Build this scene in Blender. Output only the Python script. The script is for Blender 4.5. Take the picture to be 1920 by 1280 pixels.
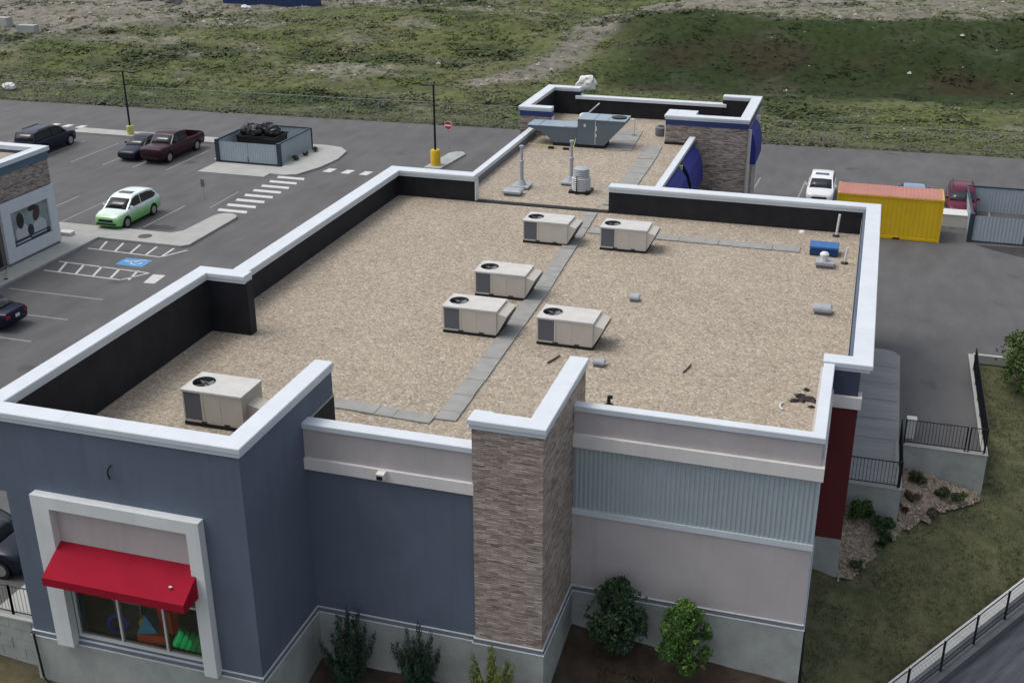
import bpy, bmesh, math, random
from mathutils import Vector, Matrix, noise

# ------------------------------------------------------------------ clear
for o in list(bpy.data.objects):
    bpy.data.objects.remove(o, do_unlink=True)
scene = bpy.context.scene
COL = scene.collection
random.seed(7)

# ------------------------------------------------------------------ camera
YAW, PITCH, ROLL, FPX = -0.29829, -0.409725, -0.0035, 2179.26
cp, sp, cy, sy = math.cos(PITCH), math.sin(PITCH), math.cos(YAW), math.sin(YAW)
fw = Vector((sy * cp, cy * cp, sp))
rt = Vector((cy, -sy, 0))
up = rt.cross(fw)
r2 = math.cos(ROLL) * rt + math.sin(ROLL) * up
u2 = -math.sin(ROLL) * rt + math.cos(ROLL) * up
cam_d = bpy.data.cameras.new('camera')
cam = bpy.data.objects.new('camera', cam_d)
COL.objects.link(cam)
cam_d.sensor_width = 36
cam_d.lens = FPX / 1920 * 36
cam_d.clip_start = 0.5
cam_d.clip_end = 1500
M3 = Matrix((r2, u2, -fw)).transposed()
cam.matrix_world = Matrix.Translation((-1.118, -23.202, 22.072)) @ M3.to_4x4()
scene.camera = cam

# ------------------------------------------------------------------ world, sun, exposure
SUN_DIR = Vector((-0.45, -0.05, 0.89)).normalized()      # towards the sun
sun_el = math.asin(SUN_DIR.z)
sun_az = math.atan2(SUN_DIR.x, SUN_DIR.y)
w = bpy.data.worlds.new('World')
scene.world = w
w.use_nodes = True
nt = w.node_tree
bg = nt.nodes['Background']
sky = nt.nodes.new('ShaderNodeTexSky')
sky.sky_type = 'NISHITA'
sky.sun_disc = False
sky.sun_elevation = sun_el
sky.sun_rotation = sun_az
sky.air_density = 1.0
sky.dust_density = 4.0
sky.ozone_density = 1.0
hs = nt.nodes.new('ShaderNodeHueSaturation')          # thin cloud: paler sky
hs.inputs['Saturation'].default_value = 0.46
nt.links.new(sky.outputs[0], hs.inputs['Color'])
nt.links.new(hs.outputs[0], bg.inputs[0])
bg.inputs[1].default_value = 0.15
sd = bpy.data.lights.new('sun', 'SUN')
sd.energy = 0.6
sd.angle = math.radians(22)
sd.color = (1.0, 0.97, 0.93)
sun = bpy.data.objects.new('sun', sd)
COL.objects.link(sun)
sun.rotation_euler = SUN_DIR.to_track_quat('Z', 'Y').to_euler()
scene.view_settings.view_transform = 'Standard'
scene.view_settings.look = 'None'
scene.view_settings.exposure = 0.49
scene.view_settings.gamma = 1.0
scene.view_settings.use_curve_mapping = False

# ------------------------------------------------------------------ materials
MATS = {}

def newmat(name):
    m = bpy.data.materials.new(name)
    m.use_nodes = True
    n = m.node_tree.nodes
    return m, n, m.node_tree.links, n['Principled BSDF']

def mat(name, col, rough=0.7, var=0.08, scale=3.0, bump=0.0, bscale=40.0, metal=0.0, coat=0.0, spec=0.3, stretch=None):
    """plain surface with procedural colour variation and bump"""
    if name in MATS:
        return MATS[name]
    m, n, l, p = newmat(name)
    tc = n.new('ShaderNodeTexCoord')
    src = tc.outputs['Object']
    if stretch:
        mp = n.new('ShaderNodeMapping')
        mp.inputs['Scale'].default_value = stretch
        l.new(src, mp.inputs[0]); src = mp.outputs[0]
    nz = n.new('ShaderNodeTexNoise')
    nz.inputs['Scale'].default_value = scale
    nz.inputs['Detail'].default_value = 6
    nz.inputs['Roughness'].default_value = 0.65
    l.new(src, nz.inputs['Vector'])
    rp = n.new('ShaderNodeMapRange')
    rp.inputs[1].default_value = 0.3; rp.inputs[2].default_value = 0.7
    rp.inputs[3].default_value = 1 - var; rp.inputs[4].default_value = 1 + var
    l.new(nz.outputs[0], rp.inputs[0])
    mx = n.new('ShaderNodeVectorMath'); mx.operation = 'SCALE'
    mx.inputs[0].default_value = col
    l.new(rp.outputs[0], mx.inputs['Scale'])
    l.new(mx.outputs[0], p.inputs['Base Color'])
    p.inputs['Roughness'].default_value = rough
    p.inputs['Metallic'].default_value = metal
    p.inputs['Specular IOR Level'].default_value = spec
    if coat:
        p.inputs['Coat Weight'].default_value = coat
        p.inputs['Coat Roughness'].default_value = 0.08
    if bump:
        b2 = n.new('ShaderNodeTexNoise')
        b2.inputs['Scale'].default_value = bscale
        b2.inputs['Detail'].default_value = 4
        l.new(src, b2.inputs['Vector'])
        bp = n.new('ShaderNodeBump')
        bp.inputs['Strength'].default_value = bump
        bp.inputs['Distance'].default_value = 0.02
        l.new(b2.outputs[0], bp.inputs['Height'])
        l.new(bp.outputs[0], p.inputs['Normal'])
    MATS[name] = m
    return m

def ramp(n, stops):
    r = n.new('ShaderNodeValToRGB')
    e = r.color_ramp.elements
    while len(e) < len(stops):
        e.new(0.5)
    for i, (pos, c) in enumerate(stops):
        e[i].position = pos
        e[i].color = (*c, 1)
    return r

def gravel_mat(name, stops, cell=11.0, big=0.35, bump=0.9):
    m, n, l, p = newmat(name)
    tc = n.new('ShaderNodeTexCoord')
    v = n.new('ShaderNodeTexVoronoi'); v.inputs['Scale'].default_value = cell
    l.new(tc.outputs['Object'], v.inputs['Vector'])
    sep = n.new('ShaderNodeSeparateColor'); l.new(v.outputs['Color'], sep.inputs[0])
    r = ramp(n, stops); l.new(sep.outputs[0], r.inputs[0])
    nz = n.new('ShaderNodeTexNoise'); nz.inputs['Scale'].default_value = big; nz.inputs['Detail'].default_value = 8
    nz.inputs['Roughness'].default_value = 0.7
    l.new(tc.outputs['Object'], nz.inputs['Vector'])
    nz2 = n.new('ShaderNodeTexNoise'); nz2.inputs['Scale'].default_value = 4.5; nz2.inputs['Detail'].default_value = 5
    l.new(tc.outputs['Object'], nz2.inputs['Vector'])
    ad = n.new('ShaderNodeMath'); ad.operation = 'ADD'
    l.new(nz.outputs[0], ad.inputs[0]); l.new(nz2.outputs[0], ad.inputs[1])
    mr = n.new('ShaderNodeMapRange'); mr.inputs[1].default_value = .7; mr.inputs[2].default_value = 1.3
    mr.inputs[3].default_value = .86; mr.inputs[4].default_value = 1.13
    l.new(ad.outputs[0], mr.inputs[0])
    # dark gaps between stones
    g = n.new('ShaderNodeMapRange'); g.inputs[1].default_value = 0.25; g.inputs[2].default_value = 0.75
    g.inputs[3].default_value = 1.06; g.inputs[4].default_value = 0.80
    l.new(v.outputs['Distance'], g.inputs[0])
    mu = n.new('ShaderNodeMath'); mu.operation = 'MULTIPLY'
    l.new(mr.outputs[0], mu.inputs[0]); l.new(g.outputs[0], mu.inputs[1])
    sc = n.new('ShaderNodeVectorMath'); sc.operation = 'SCALE'
    l.new(r.outputs[0], sc.inputs[0]); l.new(mu.outputs[0], sc.inputs['Scale'])
    l.new(sc.outputs[0], p.inputs['Base Color'])
    p.inputs['Roughness'].default_value = 0.9
    bp = n.new('ShaderNodeBump'); bp.inputs['Strength'].default_value = bump; bp.inputs['Distance'].default_value = 0.03
    bp.invert = True
    l.new(v.outputs['Distance'], bp.inputs['Height']); l.new(bp.outputs[0], p.inputs['Normal'])
    MATS[name] = m
    return m

def stone_mat(name, cols):
    """thin stacked ledge stone on axis-aligned walls"""
    m, n, l, p = newmat(name)
    tc = n.new('ShaderNodeTexCoord')
    sx = n.new('ShaderNodeSeparateXYZ'); l.new(tc.outputs['Object'], sx.inputs[0])
    ad = n.new('ShaderNodeMath'); ad.operation = 'ADD'; l.new(sx.outputs[0], ad.inputs[0]); l.new(sx.outputs[1], ad.inputs[1])
    dn = n.new('ShaderNodeTexNoise'); dn.inputs['Scale'].default_value = 1.6; dn.inputs['Detail'].default_value = 3
    l.new(tc.outputs['Object'], dn.inputs['Vector'])
    dm = n.new('ShaderNodeMath'); dm.operation = 'MULTIPLY_ADD'; dm.inputs[1].default_value = 0.14
    l.new(dn.outputs[0], dm.inputs[0]); l.new(sx.outputs[2], dm.inputs[2])
    cb = n.new('ShaderNodeCombineXYZ'); l.new(ad.outputs[0], cb.inputs[0]); l.new(dm.outputs[0], cb.inputs[1])
    br = n.new('ShaderNodeTexBrick')
    br.inputs['Scale'].default_value = 1.0
    br.inputs['Brick Width'].default_value = 0.36
    br.inputs['Row Height'].default_value = 0.058
    br.inputs['Mortar Size'].default_value = 0.006
    br.inputs['Mortar Smooth'].default_value = 0.6
    br.inputs['Color1'].default_value = (0, 0, 0, 1); br.inputs['Color2'].default_value = (1, 1, 1, 1)
    br.inputs['Mortar'].default_value = (.5, .5, .5, 1)
    br.offset = 0.37; br.squash = 0.7; br.squash_frequency = 3
    l.new(cb.outputs[0], br.inputs['Vector'])
    nz = n.new('ShaderNodeTexNoise'); nz.inputs['Scale'].default_value = 1.0; nz.inputs['Detail'].default_value = 7
    nz.inputs['Roughness'].default_value = .75
    mp = n.new('ShaderNodeMapping'); mp.inputs['Scale'].default_value = (3.0, 3.0, 9)
    l.new(tc.outputs['Object'], mp.inputs[0]); l.new(mp.outputs[0], nz.inputs['Vector'])
    mx = n.new('ShaderNodeMix'); mx.inputs[0].default_value = 0.66
    l.new(br.outputs[0], mx.inputs[2]); l.new(nz.outputs[0], mx.inputs[3])
    mx2 = n.new('ShaderNodeMapRange'); mx2.inputs[1].default_value = .28; mx2.inputs[2].default_value = .68
    sc1 = n.new('ShaderNodeSeparateColor'); l.new(br.outputs[0], sc1.inputs[0])
    l.new(sc1.outputs[0], mx.inputs[2])
    l.new(mx.outputs[0], mx2.inputs[0])
    r = ramp(n, cols); l.new(mx2.outputs[0], r.inputs[0])
    fm = n.new('ShaderNodeMapRange'); fm.inputs[3].default_value = 1; fm.inputs[4].default_value = .62
    l.new(br.outputs['Fac'], fm.inputs[0])
    sc = n.new('ShaderNodeVectorMath'); sc.operation = 'SCALE'
    l.new(r.outputs[0], sc.inputs[0]); l.new(fm.outputs[0], sc.inputs['Scale'])
    l.new(sc.outputs[0], p.inputs['Base Color']); p.inputs['Roughness'].default_value = .9
    hs = n.new('ShaderNodeMath'); hs.operation = 'SUBTRACT'; l.new(mx.outputs[0], hs.inputs[0]); l.new(br.outputs['Fac'], hs.inputs[1])
    bp = n.new('ShaderNodeBump'); bp.inputs['Strength'].default_value = .9; bp.inputs['Distance'].default_value = .04
    l.new(hs.outputs[0], bp.inputs['Height']); l.new(bp.outputs[0], p.inputs['Normal'])
    MATS[name] = m
    return m

def attr_mat(name, rough=0.8, transl=0.0, var=.25, scale=4.0):
    """colour read from the mesh's own 'col' attribute (leaf and soil colours)"""
    m, n, l, p = newmat(name)
    a = n.new('ShaderNodeAttribute'); a.attribute_name = 'col'
    tc = n.new('ShaderNodeTexCoord')
    nz = n.new('ShaderNodeTexNoise'); nz.inputs['Scale'].default_value = scale; nz.inputs['Detail'].default_value = 8
    nz.inputs['Roughness'].default_value = .7
    l.new(tc.outputs['Object'], nz.inputs['Vector'])
    mr = n.new('ShaderNodeMapRange'); mr.inputs[1].default_value = .3; mr.inputs[2].default_value = .7
    mr.inputs[3].default_value = 1 - var; mr.inputs[4].default_value = 1 + var
    l.new(nz.outputs[0], mr.inputs[0])
    sc = n.new('ShaderNodeVectorMath'); sc.operation = 'SCALE'
    l.new(a.outputs['Color'], sc.inputs[0]); l.new(mr.outputs[0], sc.inputs['Scale'])
    l.new(sc.outputs[0], p.inputs['Base Color'])
    p.inputs['Roughness'].default_value = rough
    p.inputs['Specular IOR Level'].default_value = .2
    MATS[name] = m
    return m

def asphalt_mat(name, base, crack=True):
    m, n, l, p = newmat(name)
    tc = n.new('ShaderNodeTexCoord')
    def nz(s, d, stretch=None):
        t = n.new('ShaderNodeTexNoise'); t.inputs['Scale'].default_value = s; t.inputs['Detail'].default_value = d
        t.inputs['Roughness'].default_value = .6
        src = tc.outputs['Object']
        if stretch:
            mp = n.new('ShaderNodeMapping'); mp.inputs['Scale'].default_value = stretch
            l.new(src, mp.inputs[0]); src = mp.outputs[0]
        l.new(src, t.inputs['Vector'])
        return t
    a = nz(.12, 5); b = nz(.9, 6, (1, .35, 1)); c = nz(30, 3)
    s1 = n.new('ShaderNodeMath'); s1.operation = 'MULTIPLY_ADD'; s1.inputs[1].default_value = .8
    l.new(a.outputs[0], s1.inputs[0]); l.new(b.outputs[0], s1.inputs[2])
    s2 = n.new('ShaderNodeMath'); s2.operation = 'MULTIPLY_ADD'; s2.inputs[1].default_value = .5
    l.new(c.outputs[0], s2.inputs[0]); l.new(s1.outputs[0], s2.inputs[2])
    mr = n.new('ShaderNodeMapRange'); mr.inputs[1].default_value = .8; mr.inputs[2].default_value = 1.5
    mr.inputs[3].default_value = .68; mr.inputs[4].default_value = 1.26
    l.new(s2.outputs[0], mr.inputs[0])
    # oil spots
    v = n.new('ShaderNodeTexVoronoi'); v.inputs['Scale'].default_value = .22; v.inputs['Randomness'].default_value = 1
    dz = nz(1.4, 3)
    mp = n.new('ShaderNodeVectorMath'); mp.operation = 'ADD'
    l.new(tc.outputs['Object'], mp.inputs[0]); l.new(dz.outputs['Color'], mp.inputs[1])
    l.new(mp.outputs[0], v.inputs['Vector'])
    om = n.new('ShaderNodeMapRange'); om.inputs[1].default_value = .04; om.inputs[2].default_value = .13
    om.inputs[3].default_value = .62; om.inputs[4].default_value = 1
    l.new(v.outputs['Distance'], om.inputs[0])
    mu = n.new('ShaderNodeMath'); mu.operation = 'MULTIPLY'
    l.new(mr.outputs[0], mu.inputs[0]); l.new(om.outputs[0], mu.inputs[1])
    sc = n.new('ShaderNodeVectorMath'); sc.operation = 'SCALE'; sc.inputs[0].default_value = base
    l.new(mu.outputs[0], sc.inputs['Scale'])
    l.new(sc.outputs[0], p.inputs['Base Color'])
    p.inputs['Roughness'].default_value = .85
    bp = n.new('ShaderNodeBump'); bp.inputs['Strength'].default_value = .3; bp.inputs['Distance'].default_value = .01
    l.new(c.outputs[0], bp.inputs['Height']); l.new(bp.outputs[0], p.inputs['Normal'])
    MATS[name] = m
    return m

def cap_mat():
    """white painted coping: lap joints every 3 m, faint drip streaks and grime"""
    m, n, l, p = newmat('white_cap_metal')
    tc = n.new('ShaderNodeTexCoord')
    sx = n.new('ShaderNodeSeparateXYZ'); l.new(tc.outputs['Object'], sx.inputs[0])
    ad = n.new('ShaderNodeMath'); ad.operation = 'ADD'; l.new(sx.outputs[0], ad.inputs[0]); l.new(sx.outputs[1], ad.inputs[1])
    mo = n.new('ShaderNodeMath'); mo.operation = 'PINGPONG'; mo.inputs[1].default_value = 1.52; l.new(ad.outputs[0], mo.inputs[0])
    jm = n.new('ShaderNodeMapRange'); jm.inputs[1].default_value = .012; jm.inputs[2].default_value = .02
    jm.inputs[3].default_value = 1.0; jm.inputs[4].default_value = 1; l.new(mo.outputs[0], jm.inputs[0])
    nz = n.new('ShaderNodeTexNoise'); nz.inputs['Scale'].default_value = .8; nz.inputs['Detail'].default_value = 7; nz.inputs['Roughness'].default_value = .7
    l.new(tc.outputs['Object'], nz.inputs['Vector'])
    nm = n.new('ShaderNodeMapRange'); nm.inputs[1].default_value = .3; nm.inputs[2].default_value = .7
    nm.inputs[3].default_value = .93; nm.inputs[4].default_value = 1.04; l.new(nz.outputs[0], nm.inputs[0])
    mu = n.new('ShaderNodeMath'); mu.operation = 'MULTIPLY'; l.new(jm.outputs[0], mu.inputs[0]); l.new(nm.outputs[0], mu.inputs[1])
    sc = n.new('ShaderNodeVectorMath'); sc.operation = 'SCALE'; sc.inputs[0].default_value = (.545, .585, .615)
    l.new(mu.outputs[0], sc.inputs['Scale']); l.new(sc.outputs[0], p.inputs['Base Color'])
    p.inputs['Roughness'].default_value = .55; p.inputs['Specular IOR Level'].default_value = .3
    wv = n.new('ShaderNodeTexNoise'); wv.inputs['Scale'].default_value = 2.2; l.new(tc.outputs['Object'], wv.inputs['Vector'])
    bp = n.new('ShaderNodeBump'); bp.inputs['Strength'].default_value = .25; bp.inputs['Distance'].default_value = .03
    l.new(wv.outputs[0], bp.inputs['Height']); l.new(bp.outputs[0], p.inputs['Normal'])
    MATS['white_cap_metal'] = m
    return m

def stucco(name, col, joint=1.9):
    """render with fine grain, faint control joints and water marks hanging below the copings"""
    m, n, l, p = newmat(name)
    tc = n.new('ShaderNodeTexCoord')
    nz = n.new('ShaderNodeTexNoise'); nz.inputs['Scale'].default_value = .55; nz.inputs['Detail'].default_value = 8; nz.inputs['Roughness'].default_value = .65
    l.new(tc.outputs['Object'], nz.inputs['Vector'])
    mp = n.new('ShaderNodeMapping'); mp.inputs['Scale'].default_value = (4.5, 4.5, .28); l.new(tc.outputs['Object'], mp.inputs[0])
    st = n.new('ShaderNodeTexNoise'); st.inputs['Scale'].default_value = 1; st.inputs['Detail'].default_value = 5; l.new(mp.outputs[0], st.inputs['Vector'])
    a = n.new('ShaderNodeMapRange'); a.inputs[1].default_value = .3; a.inputs[2].default_value = .7; a.inputs[3].default_value = .92; a.inputs[4].default_value = 1.08
    l.new(nz.outputs[0], a.inputs[0])
    c = n.new('ShaderNodeMapRange'); c.inputs[1].default_value = .52; c.inputs[2].default_value = .78; c.inputs[3].default_value = 1.0; c.inputs[4].default_value = .925
    l.new(st.outputs[0], c.inputs[0])
    mu = n.new('ShaderNodeMath'); mu.operation = 'MULTIPLY'; l.new(a.outputs[0], mu.inputs[0]); l.new(c.outputs[0], mu.inputs[1])
    sc = n.new('ShaderNodeVectorMath'); sc.operation = 'SCALE'; sc.inputs[0].default_value = col
    l.new(mu.outputs[0], sc.inputs['Scale']); l.new(sc.outputs[0], p.inputs['Base Color'])
    p.inputs['Roughness'].default_value = .95; p.inputs['Specular IOR Level'].default_value = .15
    g = n.new('ShaderNodeTexNoise'); g.inputs['Scale'].default_value = 45; g.inputs['Detail'].default_value = 4; l.new(tc.outputs['Object'], g.inputs['Vector'])
    bp = n.new('ShaderNodeBump'); bp.inputs['Strength'].default_value = .35; bp.inputs['Distance'].default_value = .02
    l.new(g.outputs[0], bp.inputs['Height']); l.new(bp.outputs[0], p.inputs['Normal'])
    MATS[name] = m
    return m

def glass_mat():
    m, n, l, p = newmat('shop_glass')
    out = n['Material Output']
    tr = n.new('ShaderNodeBsdfTransparent'); tr.inputs[0].default_value = (.88, .92, .91, 1)
    gl = n.new('ShaderNodeBsdfGlossy'); gl.inputs['Roughness'].default_value = .02
    fr = n.new('ShaderNodeFresnel'); fr.inputs[0].default_value = 1.45
    mr = n.new('ShaderNodeMapRange'); mr.inputs[3].default_value = .06; mr.inputs[4].default_value = 1
    l.new(fr.outputs[0], mr.inputs[0])
    mx = n.new('ShaderNodeMixShader')
    l.new(mr.outputs[0], mx.inputs[0]); l.new(tr.outputs[0], mx.inputs[1]); l.new(gl.outputs[0], mx.inputs[2])
    l.new(mx.outputs[0], out.inputs[0])
    MATS['shop_glass'] = m
    return m

def livery_mat():
    """car wrap: white above, lime green towards the sills"""
    m, n, l, p = newmat('green_white_wrap')
    tc = n.new('ShaderNodeTexCoord'); sx = n.new('ShaderNodeSeparateXYZ'); l.new(tc.outputs['Object'], sx.inputs[0])
    nz = n.new('ShaderNodeTexNoise'); nz.inputs['Scale'].default_value = 2.5; l.new(tc.outputs['Object'], nz.inputs['Vector'])
    ma = n.new('ShaderNodeMath'); ma.operation = 'MULTIPLY_ADD'; ma.inputs[1].default_value = .35
    l.new(nz.outputs[0], ma.inputs[0]); l.new(sx.outputs[2], ma.inputs[2])
    mr = n.new('ShaderNodeMapRange'); mr.inputs[1].default_value = .55; mr.inputs[2].default_value = 1.22
    l.new(ma.outputs[0], mr.inputs[0])
    r = ramp(n, [(0, (.15, .42, .10)), (.5, (.26, .55, .24)), (1, (.68, .76, .74))])
    l.new(mr.outputs[0], r.inputs[0]); l.new(r.outputs[0], p.inputs['Base Color'])
    p.inputs['Roughness'].default_value = .35; p.inputs['Coat Weight'].default_value = .6
    MATS['green_white_wrap'] = m
    return m

WHITE = cap_mat()
OFFWH = stucco('off_white_band', (.66, .635, .61))
FRAMEW = stucco('window_surround_white', (.62, .64, .63))
BLUE = stucco('slate_blue_stucco', (.112, .137, .180))
PINK = stucco('mauve_stucco', (.435, .402, .392))
RED = mat('dark_red_panel', (.105, .017, .019), .8, .08, 1.0, .15, 70)
NAVY = stucco('navy_stucco', (.055, .068, .10))
BLACK = mat('black_membrane', (.0125, .013, .0165), .7, .35, 1.6, .3, 7, spec=.3)
DARK = mat('black_metal', (.012, .013, .015), .5, .1)
CONC = mat('concrete', (.31, .325, .305), .9, .18, 1.1, .25, 25)
CONCL = mat('pale_concrete', (.34, .345, .325), .9, .10, .9, .2, 25)
FLASH = mat('grey_flashing', (.13, .14, .155), .6, .05)
CORR = mat('corrugated_steel', (.345, .40, .415), .5, .05, 1.5)
PAVER = mat('grey_paver', (.265, .265, .25), .95, .14, 1.7, .3, 30)
GRAVEL = gravel_mat('roof_gravel', [(0, (.23, .19, .145)), (.2, (.295, .246, .184)), (.55, (.345, .290, .220)), (.85, (.39, .335, .262)), (1, (.46, .41, .34))], cell=13)
STONE = stone_mat('ledge_stone', [(0, (.17, .13, .107)), (.3, (.30, .24, .20)), (.6, (.375, .305, .26)), (.85, (.45, .375, .325)), (1, (.54, .47, .415))])
STONE_W = stone_mat('warm_ledge_stone', [(0, (.11, .085, .075)), (.4, (.26, .215, .185)), (.75, (.38, .325, .285)), (1, (.47, .42, .37))])
ASPH = asphalt_mat('asphalt', (.089, .088, .088))
ASPHD = asphalt_mat('dark_asphalt', (.062, .066, .076))
PAINTW = mat('white_road_paint', (.50, .50, .49), .8, .15, 4, 0)
PAINTF = mat('faded_road_paint', (.25, .245, .235), .85, .25, 5, 0)
PAINTB = mat('blue_road_paint', (.08, .27, .50), .8, .2, 4, 0)
RTU_B = mat('beige_sheet_metal', (.46, .43, .375), .5, .05, 2.0)
RTU_T = mat('pale_sheet_metal', (.49, .475, .45), .5, .09, 2.5)
COIL = mat('coil_fins', (.115, .122, .138), .6, .12, 14, stretch=(1, 1, 8))
GALV = mat('galvanised_steel', (.33, .35, .37), .5, .1, 4, metal=.15)
FENCEM = mat('weathered_fence_wire', (.22, .24, .23), .6, .1, 2)
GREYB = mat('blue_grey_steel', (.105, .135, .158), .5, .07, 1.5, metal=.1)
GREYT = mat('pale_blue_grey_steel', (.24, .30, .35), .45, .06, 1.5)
REDC = mat('red_canvas', (.28, .011, .026), .85, .08, 1.2, .1, 120, spec=.08)
BLUEC = mat('royal_blue_canvas', (.025, .03, .20), .7, .08, 2, .1, 100)
NAVYT = mat('navy_trim', (.028, .045, .14), .7, .06)
YELL = mat('yellow_container_paint', (.60, .39, .012), .6, .09, .8, .1, 8)
SALM = mat('faded_salmon_paint', (.40, .185, .145), .75, .1, 1.0, .1, 8)
YELP = mat('yellow_concrete_paint', (.58, .37, .02), .7, .12, 3)
YELPALE = mat('pale_yellow_paint', (.45, .44, .14), .7, .1, 3)
PVC = mat('white_pipe', (.60, .60, .58), .5, .04)
BLUEB = mat('blue_crate_plastic', (.035, .13, .33), .5, .1, 3)
ENCL = mat('enclosure_siding', (.31, .36, .39), .6, .06, 1.0)
ENCLD = mat('enclosure_dark_trim', (.03, .045, .06), .5, .08)
TYRE = mat('tyre_rubber', (.012, .012, .012), .85, .1)
RIM = mat('alloy_rim', (.40, .41, .42), .35, .05, metal=.7)
CGLASS = mat('car_glass', (.012, .015, .018), .22, .05, spec=.6)
LAMP = mat('headlamp_lens', (.62, .65, .68), .12, .05, spec=.7)
TAIL = mat('tail_lamp', (.28, .012, .02), .2, .1)
PLATE = mat('licence_plate', (.62, .62, .63), .5, .05)
TRIMB = mat('black_plastic_trim', (.014, .014, .015), .6, .1)
BARK = mat('bark', (.055, .042, .032), .95, .25, 10, .6, 30)
SOIL = mat('rock_mulch', (.2, .17, .14), .95, .3, 6, .8, 18)
GLASS = glass_mat()
INTER = mat('shop_interior', (.22, .23, .23), .9, .1, 1.0)
ALUM = mat('aluminium_mullion', (.60, .61, .60), .4, .04, metal=.2)
LEAF = attr_mat('foliage', .7, var=.2, scale=6)
WEED = attr_mat('field_weeds', .85, var=.2, scale=3)
FIELD = attr_mat('field_soil', .95, var=.42, scale=1.3)
LAWN = attr_mat('lawn_surface', .95, var=.38, scale=2.2)

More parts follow.
